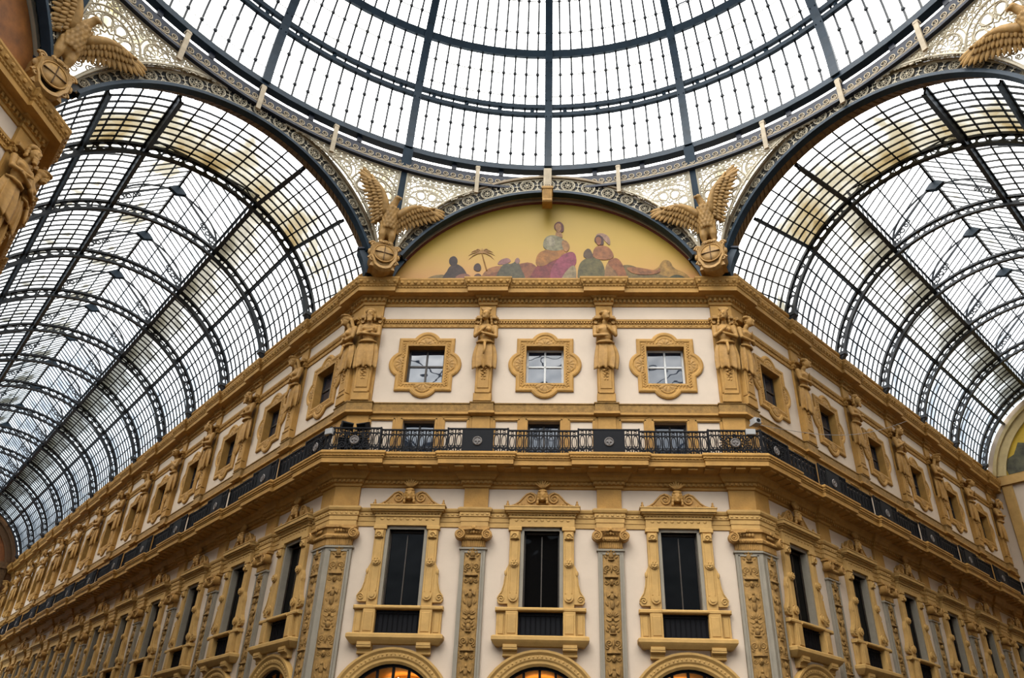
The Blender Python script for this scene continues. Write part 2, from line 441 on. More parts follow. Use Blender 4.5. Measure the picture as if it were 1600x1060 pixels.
    # attic storey facing behind the railing (ochre, cream panels left open)
for nm, cs, L0, L1, loc, rz in (('main front', FX, -A+.7, A-.7, (0, 0), 0), ('left arm', [-t for t in LW], -ENDL, -.7, (-A, 0), -PI/4), ('right arm', RW, .7, ENDR, (A, 0), PI/4)):
    H = []
    for c in cs:
        H.append((c-.59, c+.59, 12.2, 13.87))
        for sx in (-1, 1): H.append((c+sx*1.37-.4, c+sx*1.37+.4, 12.2, 13.86))
    mb = MB(); wall_sheet(mb, L0, L1, 12.2, 14.06, H, -.05, .02)
    for h in H:
        x0, x1, z1 = h[0], h[1], h[3]
        for w0, w1, y in ((.03, .08, -.075), (.14, .17, -.065)):
            mb.box(x0-w1, x0-w0, y, -.05, 12.2, z1+w1); mb.box(x1+w0, x1+w1, y, -.05, 12.2, z1+w1); mb.box(x0-w1, x1+w1, y, -.05, z1+w0, z1+w1)
    o = trim(mb, OCHRE, 'panelled ochre facing behind the balcony railing on the %s' % nm); o.location = (*loc, 0); o.rotation_euler = (0, 0, rz)
# low attic above the cornice from which the glass vaults spring
for k, pts in enumerate(([(-A-S*ENDL, S*ENDL), (-A-S*.4, S*.4)], [(A+S*.4, S*.4), (A+S*ENDR, S*ENDR)], [(VL.x-S*.4, VL.y+S*.4), (VL.x-S*50, VL.y+S*50)], [(VR.x+S*30, VR.y+S*30), (VR.x+S*.4, VR.y+S*.4)])):
    trim(MB().sweep([(-.5, 20.0), (.36, 20.0), (.36, 20.25), (.22, 20.32), (.18, 20.62), (.26, 20.70), (.26, 20.80), (-.5, 20.82)], pts), OCHRE,
         'ochre attic kerb carrying the glass vault along the ' + ('main left arm wall', 'main right arm wall', 'far side of the left arm', 'far side of the right arm')[k])

# ------------------------------------------------------------------ lobed upper window
def offset_poly(P, d):
    n = len(P); out = []
    for i in range(n):
        a = Vector(P[i-1]); b = Vector(P[i]); c = Vector(P[(i+1) % n])
        t1 = (b-a); t2 = (c-b)
        t1 = t1.normalized() if t1.length > 1e-9 else t2.normalized(); t2 = t2.normalized() if t2.length > 1e-9 else t1
        n1 = Vector((-t1.y, t1.x)); n2 = Vector((-t2.y, t2.x)); k = max(.35, 1+n1.dot(n2))
        out.append(tuple(b+(n1+n2)/k*d))
    return out
def lobed():
    hw, hh = 1.09, 1.176
    P = []
    def lobe(cx, cz, dx, dz, half, sag):
        r = (half*half+sag*sag)/(2*sag); off = r-sag; a0 = math.asin(half/r); pts = []
        for k in range(13):
            a = -a0+2*a0*k/12
            u = r*math.sin(a); v = r*math.cos(a)-off
            pts.append((cx+dx*v-dz*u, cz+dz*v+dx*u))
        return pts
    def edge(p, q, n=3): return [(p[0]+(q[0]-p[0])*k/n, p[1]+(q[1]-p[1])*k/n) for k in range(1, n)]
    C = [(hw, -hh), (hw, hh), (-hw, hh), (-hw, -hh)]
    L = [lobe(hw, 0, 1, 0, .52, .31), lobe(0, hh, 0, 1, .49, .29), lobe(-hw, 0, -1, 0, .52, .31), lobe(0, -hh, 0, -1, .49, .29)]
    for i in range(4):
        P.append(C[i]); P += edge(C[i], L[i][0]); P += L[i]; P += edge(L[i][-1], C[(i+1) % 4])
    return P
def make_lobed_window(sash_mat):
    zc = 16.28; root = thing('lobed_window', 'x', 'window')
    P = lobed(); C = [P, offset_poly(P, .05), offset_poly(P, .13), offset_poly(P, .17)]
    n = len(P); inner = []
    for x, z in P:
        k = min(.72/abs(x) if abs(x) > 1e-6 else 9, .82/abs(z) if abs(z) > 1e-6 else 9); inner.append((x*k, z*k))
    for sx in (-1, 1):
        for sz in (-1, 1):
            i = min(range(n), key=lambda i: (inner[i][0]-sx*.72)**2+(inner[i][1]-sz*.82)**2); inner[i] = (sx*.72, sz*.82)
    in2 = [(x*1.11, z*1.10) for x, z in inner]
    def ring(pts, y): return [(x, y, zc+z) for x, z in pts]
    mb = MB().rings([ring(P, .02), ring(P, -.10), ring(C[1], -.15), ring(C[2], -.15), ring(C[3], -.10), ring(in2, -.10), ring(in2, -.14), ring(inner, -.13), ring(inner, .34)])
    Q = offset_poly(P, .26)
    for i in range(0, n):
        a = Vector(Q[i]); b = Vector(Q[(i+1) % n]); m = max(1, round((b-a).length/.11))
        for k in range(m):
            p = a+(b-a)*k/m; mb.ell((p.x, -.105, zc+p.y), (.042, .045, .042), 5, 4)
    for k in range(12):
        x = -.69+.125*k
        for sz in (-1, 1): mb.ell((x, -.12, zc+sz*.985), (.045, .035, .035), 5, 4)
    for k in range(14):
        z = -.81+.125*k
        for sx in (-1, 1): mb.ell((sx*.87, -.12, zc+z), (.035, .035, .045), 5, 4)
    mb.v = [(x, y*.6 if y < 0 else y, z) for x, y, z in mb.v]
    ob('surround', mb, root, OCHRE)
    for cx, cz, rot in ((0, .98, 0), (-1.0, 0, PI/2), (0, -.98, PI), (1.0, 0, -PI/2)):
        sh = MB(); nt_ = 37; vs = []; fs = []
        for j in range(6):
            r = .30*j/5
            for i in range(nt_):
                th = PI*i/(nt_-1); rr = r*(1+.07*abs(math.sin(4.5*th)))
                y = -.10-.055*math.sin(PI*min(1, j/5.)*.92)*(.35+.65*abs(math.sin(4.5*th)))
                u = rr*math.cos(th); v = rr*math.sin(th)-.12
                vs.append((cx+u*math.cos(rot)-v*math.sin(rot), y, zc+cz+u*math.sin(rot)+v*math.cos(rot)))
        for j in range(5):
            for i in range(nt_-1): fs.append((j*nt_+i, (j+1)*nt_+i, (j+1)*nt_+i+1, j*nt_+i+1))
        vs = [(x, y*.62, z) for x, y, z in vs]; sh.add(vs, fs); ob('shell', sh, root, OCHRE_S, True)
    fr = MB()
    for x0, x1, z0, z1 in ((-.72, -.64, -.82, .82), (.64, .72, -.82, .82), (-.72, .72, -.82, -.74), (-.72, .72, .74, .82), (-.035, .035, -.8, .8), (-.7, .7, -.035+.06, .035+.06)):
        fr.box(x0, x1, .24, .31, zc+z0, zc+z1)
    ob('sash', fr, root, sash_mat)
    ob('pane', MB().box(-.7, .7, .28, .30, zc-.8, zc+.8), root, PANE_UP)
    return root
win_white = make_lobed_window(WHITE); win_dark = make_lobed_window(WOOD)
def lab_front(i, what): return '%s %s on the wall facing us' % (('left-hand', 'middle', 'right-hand')[i], what)
def lab_arm(i, what, side): return '%s %s from the corner along the %s arm wall' % (ORD[i], what, side)
def spread(proto, front, left, right, what, group, alt=None, altidx=()):
    first = True; used = set()
    lst = [('f', i, *wfront(x)) for i, x in enumerate(front)] + [('l', i, *wleft(t)) for i, t in enumerate(left)] + [('r', i, *wright(t)) for i, t in enumerate(right)]
    for side, i, loc, rz in lst:
        p = alt if (alt and (side, i) in altidx) else proto
        if side == 'f':
            lb = lab_front(i, what) if len(front) == 3 else '%s %s on the wall facing us' % (('left', 'right')[i], what)
        else: lb = lab_arm(i, what, 'left' if side == 'l' else 'right')
        if p.name not in used:
            used.add(p.name); p.location = (*loc, 0); p.rotation_euler = (0, 0, rz); p['label'] = lb; p['group'] = group
        else: dup(p, (*loc, 0), rz, lb, group)
spread(win_dark, FX, LW, RW, 'lobed ochre window with four shells', 'lobed windows of the upper storey', win_white, {('f', 1), ('f', 2)})

# ------------------------------------------------------------------ attic window behind the railing
aw = thing('balcony_window', 'x', 'window')
f = MB()
for x0, x1, z0, z1 in ((-.59, -.51, 12.2, 13.87), (.51, .59, 12.2, 13.87), (-.59, .59, 13.79, 13.87), (-.035, .035, 12.2, 13.87), (-.55, .55, 12.2, 12.3)): f.box(x0, x1, .22, .30, z0, z1)
ob('sash', f, aw, WOOD); ob('pane', MB().box(-.57, .57, .26, .28, 12.2, 13.85), aw, PANE_UP)
spread(aw, FX, LW, RW, 'low dark-framed window behind the railing', 'windows behind the balcony railing')

# ------------------------------------------------------------------ tall pedimented window
def spiral(cx, cz, r, turns, y, rad, sgn=1, a0=0, n=30):
    return [(cx+sgn*r*(1-.85*k/n)*math.cos(a0+turns*2*PI*k/n), y, cz+r*(1-.85*k/n)*math.sin(a0+turns*2*PI*k/n)) for k in range(n+1)]
def disc(mb, cx, cz, r, y0, y1, n=14):
    mb.prism([(cx+r*math.cos(-2*PI*k/n), cz+r*math.sin(-2*PI*k/n)) for k in range(n)], y0, y1)
def mask_head():
    m = MB()
    m.ell((0, -.26, 10.80), (.105, .10, .15), 12, 10); m.ell((0, -.36, 10.79), (.022, .03, .045), 6, 5)
    m.ell((0, -.345, 10.725), (.04, .02, .014), 6, 4); m.ell((0, -.34, 10.69), (.05, .03, .03), 6, 5)
    for sx in (-1, 1):
        m.ell((sx*.042, -.348, 10.835), (.026, .016, .014), 6, 4); m.ell((sx*.045, -.34, 10.86), (.04, .02, .012), 6, 4)
        for k in range(4): m.ell((sx*(.10+.01*k), -.24, 10.88-.085*k), (.045, .06, .055), 6, 5)
    for k in range(5): m.ell((-.09+.045*k, -.30, 10.94), (.03, .04, .03), 6, 4)
    return m
tw = thing('tall_window', 'x', 'window')
j = MB()
for sx in (-1, 1):
    def bx(x0, x1, y0, y1, z0, z1, b=.015): j.rbox(min(sx*x0, sx*x1), max(sx*x0, sx*x1), y0, y1, z0, z1, b)
    bx(.72, 1.08, -.14, .02, 7.1, 9.80); bx(.78, 1.02, -.165, -.13, 7.55, 9.30); bx(.68, 1.13, -.19, .02, 9.66, 9.80)
    bx(.76, 1.05, -.22, -.1, 9.36, 9.62)
    for r, y in ((.15, -.21), (.11, -.25)): disc(j, sx*.90, 8.55, r, y, -.12)
    j.ell((sx*.90, -.255, 8.55), (.045, .03, .045), 6, 4)
    for k in range(6): j.ell((sx*.90+.085*math.cos(k*PI/3), -.25, 8.55+.085*math.sin(k*PI/3)), (.03, .02, .03), 5, 4)
    j.tube(spiral(sx*.90, 9.44, .12, 1.3, -.23, .02, sx), .03, 5)
    disc(j, sx*.9, 7.42, .15, -.21, -.12); disc(j, sx*.9, 7.42, .08, -.24, -.12)
    poly = [(1.08, 7.22), (1.36, 7.22), (1.42, 7.30), (1.41, 7.42), (1.34, 7.52), (1.27, 7.62), (1.22, 7.80), (1.19, 8.05), (1.20, 8.2), (1.16, 8.36), (1.08, 8.52)]
    poly = [(sx*x, z) for x, z in poly]
    j.prism(poly if sx > 0 else poly[::-1], -.13, .02)
    j.tube(spiral(sx*1.29, 7.37, .12, 1.5, -.14, .02, sx), .022, 5)
    j.tube([(sx*x, -.14, z) for x, z in ((1.40, 7.42), (1.27, 7.62), (1.21, 7.85), (1.18, 8.1))], .022, 5)
    j.ell((sx*1.17, -.13, 8.22), (.05, .04, .10), 6, 5)
ob('jamb', j, tw, OCHRE_L)
f = MB()
for x0, x1, z0, z1 in ((-.72, -.60, 7.08, 9.80), (.60, .72, 7.08, 9.80), (-.72, .72, 9.69, 9.80)): f.box(x0, x1, -.07, .25, z0, z1)
ob('frame', f, tw, STONE)
f = MB()
f.box(-1.10, 1.10, -.17, .02, 9.80, 10.20)
for k in range(9): f.ell((-.88+.22*k, -.175, 10.02), (.07, .025, .045), 6, 4)
for x, y, z0, z1 in ((1.13, .21, 10.10, 10.17), (1.17, .25, 10.20, 10.26), (1.24, .33, 10.26, 10.31), (1.28, .38, 10.31, 10.46), (1.30, .40, 10.43, 10.48)): f.rbox(-x, x, -y, .02, z0, z1, .01)
for k in range(20): f.box(-1.1+.115*k, -1.1+.115*k+.07, -.225, -.15, 10.17, 10.22)
ob('lintel', f, tw, OCHRE_L)
pd = MB()
for sx in (-1, 1):
    poly = [(0, 10.48), (1.16, 10.48), (1.05, 10.54), (.90, 10.60), (.78, 10.70), (.66, 10.84), (.55, 10.96), (.40, 11.02), (.2, 10.98), (.14, 10.9), (0, 10.9)]
    poly = [(sx*x, z) for x, z in poly]; pd.prism(poly if sx > 0 else poly[::-1], -.16, .02)
    pd.tube([(sx*x, -.17, z) for x, z in ((1.16, 10.50), (.95, 10.58), (.80, 10.68), (.66, 10.84), (.55, 10.96), (.40, 11.02), (.26, 10.97))], .03, 6)
    pd.tube(spiral(sx*.40, 10.80, .19, 1.8, -.18, .03, sx, PI/2), [.035-.0006*k for k in range(31)], 6)
    pd.ell((sx*.40, -.17, 10.80), (.045, .04, .045), 6, 5)
    for k in range(4): pd.ell((sx*(.66+.12*k), -.17, 10.58-.01*k), (.05, .03, .07-.012*k), 6, 5, Matrix.Rotation(sx*.5, 3, 'Y'))
    pd.ell((sx*1.19, -.2, 10.56), (.06, .07, .09), 6, 5); pd.ell((sx*1.19, -.2, 10.66), (.035, .04, .06), 6, 5)
ob('pediment', pd, tw, OCHRE_S)
mh = mask_head(); mh.v = [(x*1.3, y*1.15, 10.48+(z-10.52)*1.3) for x, y, z in mh.v]
hd = ob('mask', sculpt(mh, .018, 2, 'mask', OCHRE_S), tw)
cr = MB()
for k in range(7):
    a = -.9+.3*k; cr.ell((.19*math.sin(a), -.25, 11.16+.14*math.cos(a)), (.042, .06, .15), 6, 6, Matrix.Rotation(a, 3, 'Y'))
cr.ell((0, -.25, 11.06), (.15, .09, .06), 8, 5); cr.ell((0, -.25, 11.40), (.05, .05, .07), 6, 5)
ob('crown', cr, tw, OCHRE_S, True)
sl = MB().rbox(-1.46, 1.46, -.22, .02, 6.97, 7.10, .03)
sl.tube([(-.74, -.22, 7.03), (.74, -.22, 7.03)], .06, 8)
ob('rail', sl, tw, OCHRE_L)
pe = MB()
for sx in (-1, 1):
    for x0, x1, y in ((.72, 1.12, -.22), (1.12, 1.42, -.10)):
        a, b = sorted((sx*x0, sx*x1)); pe.rbox(a, b, y, .02, 6.19, 6.97, .01); pe.rbox(a+.06, b-.06, y-.02, y, 6.27, 6.88, .015)
ob('pedestal', pe, tw, OCHRE_L)
bs = MB().sweep([(0, 5.86), (.10, 5.88), (.16, 5.95), (.20, 6.0), (.24, 6.06), (.24, 6.16), (.18, 6.20), (0, 6.2)], [(-1.30, .1), (-1.30, -.14), (1.30, -.14), (1.30, .1)])
ob('sill', bs, tw, OCHRE_L)
for sx in (-1, 1):
    br = MB(); pr = [(.0, 5.58), (-.10, 5.58), (-.16, 5.64), (-.20, 5.72), (-.26, 5.76), (-.32, 5.84), (-.32, 5.93), (0, 5.93)]
    vs = [(sx*.94+dx, y, z) for dx in (-.22, .22) for y, z in pr]; n = len(pr)
    br.add(vs, [tuple(range(n)), tuple(range(2*n-1, n-1, -1))]+[(i, n+i, n+(i+1) % n, (i+1) % n) for i in range(n)])
    br.tube([(sx*.94-.23, -.25, 5.80), (sx*.94+.23, -.25, 5.80)], .06, 8); br.tube([(sx*.94-.23, -.13, 5.62), (sx*.94+.23, -.13, 5.62)], .05, 8)
    ob('bracket', br, tw, OCHRE_L)
g = MB().box(-.72, .72, -.02, .02, 6.19, 6.97)
for k in range(9): g.tube([(-.64+.16*k, -.05, 6.2), (-.64+.16*k, -.05, 6.96)], .014, 5)
g.box(-.72, .72, -.07, -.03, 6.86, 6.90); g.box(-.72, .72, -.07, -.03, 6.24, 6.28)
ob('grille', g, tw, BLACK)
f = MB()
for x0, x1, z0, z1 in ((-.60, -.55, 7.08, 9.69), (.55, .60, 7.08, 9.69), (-.6, .6, 9.62, 9.69), (-.02, .02, 7.08, 9.55)): f.box(x0, x1, .16, .22, z0, z1)
ob('sash', f, tw, WOOD)
ob('pane', MB().box(-.6, .6, .20, .22, 7.08, 9.69), tw, PANE_LOW)
spread(tw, FX, LW, RW, 'tall window under a scrolled pediment', 'tall pedimented windows')

# ------------------------------------------------------------------ shop arches at the bottom
sa = thing('shop_arch', 'x', 'arch')
def arc(r, zc, n=24, a0=0, a1=PI): return [(r*math.cos(a0+(a1-a0)*k/n), zc+r*math.sin(a0+(a1-a0)*k/n)) for k in range(n+1)]
rs = []
for r, y in ((1.47, .3), (1.47, -.04), (1.55, -.10), (1.62, -.10), (1.68, -.14), (1.80, -.14), (1.88, -.20), (1.95, -.20), (1.95, .02)):
    rs.append([(1.0*r, y, 0)]+[(x, y, z) for x, z in arc(r, ARCH_Z)]+[(-r, y, 0)])
am = MB().rings(rs, closed=False)
for k in range(40):
    th = PI*(k+.5)/40; am.ell((1.74*math.cos(th), -.14, ARCH_Z+1.74*math.sin(th)), (.04, .03, .04), 5, 4)
ob('archivolt', am, sa, OCHRE_L)
fr = MB()
fr.rings([[(x, y, z) for x, z in arc(r, ARCH_Z)] for r, y in ((1.5, .08), (1.39, .08), (1.39, .18), (1.5, .18))], closed=False)
for x in (-.5, 0, .5):
    fr.box(x-.04, x+.04, .13, .22, 0, ARCH_Z+math.sqrt(1.4**2-x*x))
fr.box(-1.5, 1.5, .12, .24, ARCH_Z-.1, ARCH_Z+.06); fr.box(-1.5, -1.38, .12, .24, 0, ARCH_Z); fr.box(1.38, 1.5, .12, .24, 0, ARCH_Z)
ob('frame', fr, sa, BLACK)
warm = mat('shop_ceiling', (.75, .36, .08), .8, .1, 1)
ins = MB(); ins.rings([[(x, y, z) for x, z in [(1.48, 0)]+arc(1.48, ARCH_Z)+[(-1.48, 0)]] for y in (.25, 2.6)], closed=False, cap1=True)
ob('vaulted_recess', ins, sa, warm)
bulb_m = emis('bulb_glow', (1, .80, .45), 30)
for k in range(7):
    x = -.9+.3*k; ob('bulb', MB().ell((x, 1.0+.25*(k % 3), ARCH_Z+1.08-.12*abs(k-3)+.1*(k % 2)), (.022, .022, .022), 6, 4), sa, bulb_m)
panel = emis('lit_ceiling_panel', (1, .52, .15), 4.5)
ob('ceiling_lamp', MB().box(-.45, .45, 1.7, 2.4, ARCH_Z+1.20, ARCH_Z+1.23), sa, panel)
spread(sa, FX, LW[:5], RW[:3], 'ochre shop arch with warm light inside', 'lit shop arches')

# ------------------------------------------------------------------ caryatids
def limb(m, pts, rads, n=8):
    m.tube(pts, rads, n)
    for p, r in zip(pts, rads): m.ell(p, (r, r, r), n, 6)
def hand(m, c, d, up):
    c = Vector(c); d = Vector(d).normalized(); up = Vector(up).normalized(); sd = d.cross(up)
    m.ell(c, (.055, .04, .055), 8, 6)
    for k, L in enumerate((.075, .095, .09, .07)):
        p = c+up*(.036-.024*k); m.tube([p+d*.02, p+d*(.04+L*.5), p+d*(.04+L)-sd*.02], [.016, .014, .011], 5)
    m.tube([c+up*.04, c+up*.07+d*.03, c+up*.075+d*.07], [.018, .015, .012], 5)
def make_caryatid(kind):
    root = thing('caryatid', 'x', 'statue')
    b = MB(); female = kind in ('woman', 'veiled')
    b.ell((0, -.30, 17.66), (.30, .19, .26), 14, 10); b.ell((0, -.29, 17.40), (.25, .16, .25), 12, 9); b.ell((0, -.25, 17.14), (.25, .16, .20), 12, 9)
    if female:
        for sx in (-1, 1): b.ell((sx*.12, -.45, 17.60), (.10, .09, .10), 9, 7)
    else:
        for sx in (-1, 1): b.ell((sx*.13, -.42, 17.66), (.13, .07, .09), 9, 7)
    b.ell((0, -.28, 17.82), (.36, .14, .12), 12, 8); n0 = len(b.v)
    limb(b, [(0, -.30, 17.85), (0, -.38, 18.02)], [.095, .085])
    hx, hz = (0, 18.20); hy = -.46
    turn = {'bearded': .05, 'woman': -.08, 'veiled': -.16, 'youth': .14}[kind]
    b.ell((turn*.3, hy, hz), (.125, .145, .175), 14, 10); b.ell((turn*.4, hy-.03, hz-.09), (.095, .11, .10), 10, 8)
    fx = turn*.8
    b.ell((fx, hy-.155, hz-.01), (.022, .035, .05), 7, 6); b.ell((fx, hy-.13, hz+.045), (.085, .035, .018), 8, 5)
    b.ell((fx, hy-.135, hz-.085), (.045, .02, .013), 7, 5); b.ell((fx, hy-.125, hz-.075), (.05, .02, .012), 7, 5); b.ell((fx, hy-.11, hz-.14), (.05, .045, .035), 8, 6)
    for sx in (-1, 1):
        b.ell((fx+sx*.045, hy-.125, hz+.012), (.02, .012, .012), 6, 5); b.ell((sx*.125+turn*.2, hy+.02, hz-.01), (.02, .035, .045), 6, 5)
        b.ell((fx*.6+sx*.06, hy-.10, hz-.05), (.04, .04, .04), 7, 5)
    HC = Vector((0, -.40, 18.0)); big = lambda m, k0=0: [m.v.__setitem__(i, tuple(HC+(Vector(m.v[i])-HC)*1.22)) for i in range(k0, len(m.v))]
    big(b, n0)
    sh = [(sx*.36, -.27, 17.80) for sx in (-1, 1)]
    if kind == 'bearded':
        els = [(-.40, -.36, 17.42), (.42, -.36, 17.38)]; hs = [(.12, -.56, 17.46), (-.14, -.53, 17.36)]
    elif kind == 'woman':
        els = [(-.40, -.36, 17.36), (.41, -.38, 17.32)]; hs = [(-.02, -.56, 17.62), (-.06, -.55, 17.38)]
    elif kind == 'veiled':
        els = [(-.38, -.36, 17.38), (.40, -.36, 17.36)]; hs = [(.06, -.54, 17.30), (-.18, -.52, 17.24)]
    else:
        els = [(-.40, -.35, 17.40), (.40, -.38, 17.40)]; hs = [(.02, -.55, 17.30), (.10, -.54, 17.66)]
    for s_, e_, h_ in zip(sh, els, hs):
        m_ = [(p+q_)/2 for p, q_ in zip(s_, e_)]
        limb(b, [s_, m_, e_], [.115, .10, .08]); m2 = [(p+q_)/2 for p, q_ in zip(e_, h_)]
        limb(b, [e_, m2, h_], [.08, .07, .045]); d = Vector(h_)-Vector(e_); hand(b, h_, d, (0, -.3, 1))
    ob('body', sculpt(b, .022, 3, 'caryatid_body', OCHRE_S), root)
    h = MB()
    if kind == 'bearded':
        for k in range(9):
            a = -1.9+.475*k; h.ell((.13*math.sin(a), hy+.03-.06*math.cos(a), hz+.12+.04*math.cos(a)), (.06, .07, .08), 7, 6)
            for q_ in range(3): h.ell((.145*math.sin(a)*1.05, hy+.05-.04*math.cos(a), hz+.02-.09*q_), (.045, .06, .06), 6, 5) if abs(a) > 1.0 else None
        for k in range(5):
            for q_ in range(3): h.ell(((-.07+.035*k)*(1-.15*q_)+fx*.7, hy-.115+.01*abs(k-2), hz-.15-.06*q_), (.028, .04, .05), 6, 5)
    elif kind == 'woman':
        for k in range(7):
            a = -.84+.28*k; h.ell((.15*math.sin(a), hy-.04, hz+.14+.06*math.cos(a)), (.04, .05, .10), 6, 6, Matrix.Rotation(a*.8, 3, 'Y'))
        h.ell((0, hy+.03, hz+.09), (.15, .15, .11), 10, 7)
        for sx in (-1, 1):
            for q_ in range(4): h.ell((sx*(.14+.012*q_), hy+.04+.02*q_, hz+.02-.10*q_), (.045, .06, .07), 6, 5)
    elif kind == 'veiled':
        h.ell((turn*.3, hy+.03, hz+.07), (.175, .19, .16), 12, 8)
        h.ell((turn*.3, hy-.03, hz+.14), (.19, .20, .06), 12, 6)
        for sx in (-1, 1):
            for q_ in range(5): h.ell((sx*(.155+.02*q_), hy+.06+.02*q_, hz-.01-.09*q_), (.05, .08, .08), 7, 6)
    else:
        h.ell((turn*.2, hy+.03, hz+.08), (.15, .16, .12), 10, 7)
        for k in range(10):
            a = -2.2+.49*k; h.ell((.14*math.sin(a), hy+.02-.09*math.cos(a), hz+.10), (.045, .045, .05), 6, 5)
    big(h); ob('hair', sculpt(h, .02, 1, 'hair', OCHRE_S), root)
    # fanned drapery falling from the waist
    vs = []; fs = []; nu, nv = 121, 14
    for jn in range(nv+1):
        t = jn/nv
        for i in range(nu):
            ph = -1.9+3.8*i/(nu-1)
            fold = 1-abs(math.sin(ph*4.4+(.5 if kind == 'veiled' else 0)))**.8
            amp = .035+.115*t
            r = .27+.075*math.sin(PI*min(1, t*.8))-.05*t*t+amp*fold
            zz = 17.12-1.02*t-(.16*fold*max(0, t-.6)/.4)-.08*t*math.cos(ph)
            sw = .16*t*math.sin(2*PI*t)*0 + (.10 if kind in ('veiled', 'youth') else 0)*t*(1-t)*2
            vs.append((r*1.12*math.sin(ph)+sw, -.19-r*.56*math.cos(ph), zz))
    for jn in range(nv):
        for i in range(nu-1): fs.append((jn*nu+i, (jn+1)*nu+i, (jn+1)*nu+i+1, jn*nu+i+1))
    dr = MB().add(vs, fs)
    b0_ = nv*nu; dr.v.append((0, -.12, 16.2)); dr.f += [(b0_+i+1, b0_+i, len(dr.v)-1) for i in range(nu-1)]
    dr.tube([(-.33, -.24, 17.12), (-.22, -.38, 17.10), (0, -.44, 17.08), (.22, -.38, 17.10), (.33, -.24, 17.12)], [.04, .05, .055, .05, .04], 8)
    if kind in ('woman', 'veiled'):
        dr.ell((0, -.47, 17.04), (.09, .06, .08), 8, 6); dr.tube([(0, -.48, 17.0), (.02, -.52, 16.7), (-.02, -.53, 16.45)], [.05, .055, .03], 7)
    ob('drapery', dr, root, OCHRE_S, True)
    gd = MB()
    for k in range(7): gd.ell((.03*(-1)**k, -.27+.012*k, 15.98-.085*k), (.10-.011*k, .06, .05), 7, 5)
    for sx in (-1, 1):
        for k in range(4): gd.ell((sx*(.10-.018*k), -.24, 15.90-.13*k), (.05, .03, .035), 6, 4)
    ob('garland', gd, root, OCHRE_S, True)
    pt = MB()
    pt.rbox(-.30, .30, -.22, .02, 14.98, 16.2, .02); pt.rbox(-.22, .22, -.245, -.2, 15.12, 16.1, .02); pt.rbox(-.34, .34, -.25, .02, 14.58, 14.92, .02)
    pt.rbox(-.27, .27, -.28, -.2, 14.90, 15.0, .02)
    ob('herm_shaft', pt, root, OCHRE)
    cp = MB()
    cp.rbox(-.40, .40, -.30, .02, 18.22, 18.36, .02)
    for sx in (-1, 1):
        cp.tube([(sx*.34, -.20, 18.12), (sx*.34, .0, 18.12)], .07, 10)
    ob('console', cp, root, OCHRE_S)
    return root
KINDS = {k: make_caryatid(k) for k in ('bearded', 'woman', 'veiled', 'youth')}
DESC = {'bearded': 'bearded ochre herm statue with crossed arms', 'woman': 'ochre caryatid of a woman with a leafy crown',
        'veiled': 'veiled ochre caryatid with folded hands', 'youth': 'curly-haired ochre herm statue'}
used = set()
def put_statue(kind, loc, rz, label):
    r = KINDS[kind]; g = 'statues between the upper windows'
    if kind in used: dup(r, (*loc, 0), rz, label, g)
    else:
        used.add(kind); r.location = (*loc, 0); r.rotation_euler = (0, 0, rz); r['label'] = label; r['group'] = g
cf = .37
put_statue('bearded', *wfront(-A+cf, .05), 'bearded ochre herm statue with crossed arms at the left corner of the front')
put_statue('woman', *wfront(FP[0], .03), 'ochre caryatid in a leafy crown between left and middle lobed windows')
put_statue('youth', *wfront(FP[1], .03), 'ochre herm statue between the middle and right lobed windows')
put_statue('woman', *wfront(A-cf, .05), 'ochre caryatid in a leafy crown at the right corner of the front')
put_statue('veiled', *wleft(cf, .05), 'veiled ochre caryatid just round the left corner')
put_statue('youth', *wright(cf, .05), 'curly-haired ochre herm statue just round the right corner')
seq = ('veiled', 'bearded', 'woman', 'youth')
for i, t in enumerate(LP): k = seq[i % 4]; put_statue(k, *wleft(t, .03), '%s, %s down the left arm' % (DESC[k], ORD[i]))
seq = ('youth', 'bearded', 'woman', 'veiled')
for i, t in enumerate(RP): k = seq[i % 4]; put_statue(k, *wright(t, .03), '%s, %s down the right arm' % (DESC[k], ORD[i]))
put_statue('bearded', (VL.x+.05, VL.y-cf), PI/2, 'ochre herm statue on the near building cropped by the left edge')
put_statue('veiled', (VL.x-S*cf+S*.05, VL.y+S*cf+S*.05), PI*3/4, 'veiled statue round the corner of the near left building')

# ------------------------------------------------------------------ pilasters
def corner_core(c, side, hw):
    """plan path round a wall corner; returns points relative to it"""
    if side == 'l': d0, d1, m = Vector((-S, S)), Vector((1, 0)), 1
    elif side == 'r': d0, d1, m = Vector((-1, 0)), Vector((S, S)), 1
    elif side == 'nl': d0, d1 = Vector((0, -1)), Vector((-S, S))
    n0 = Vector((-d0.y, d0.x)); n1 = Vector((d1.y, -d1.x))   # outward normals (travel is along -d0 then d1)
    n0 = Vector(((-d0).y, -(-d0).x))
    e_ = .009; return [d0*hw+n0*.003, d0*hw+n0*e_, (n0+n1)/(1+n0.dot(n1))*e_, d1*hw+n1*e_, d1*hw+n1*.003]
def straight_core(hw): return [Vector((-hw, .3)), Vector((-hw, 0)), Vector((hw, 0)), Vector((hw, .3))]
def blk(core_fn, half, prof):
    """block whose half width grows with the outward offset"""
    return MB().sweep([(-.25, prof[0][1])]+prof+[(-.25, prof[-1][1])], core_fn)
def face_frames(side):
    # local frames (x offset centre, rotation) of the faces that carry relief
    if side == 's': return [(0, 0, 0.0)]
    if side == 'l': return [(.42, 0, 0.0), (-S*.42, S*.42, -PI/4)]
    if side == 'r': return [(-.42, 0, 0.0), (S*.42, S*.42, PI/4)]
    if side == 'nl': return [(0, -.42, PI/2), (-S*.42, S*.42, PI*3/4)]
rnd = random.Random(3)
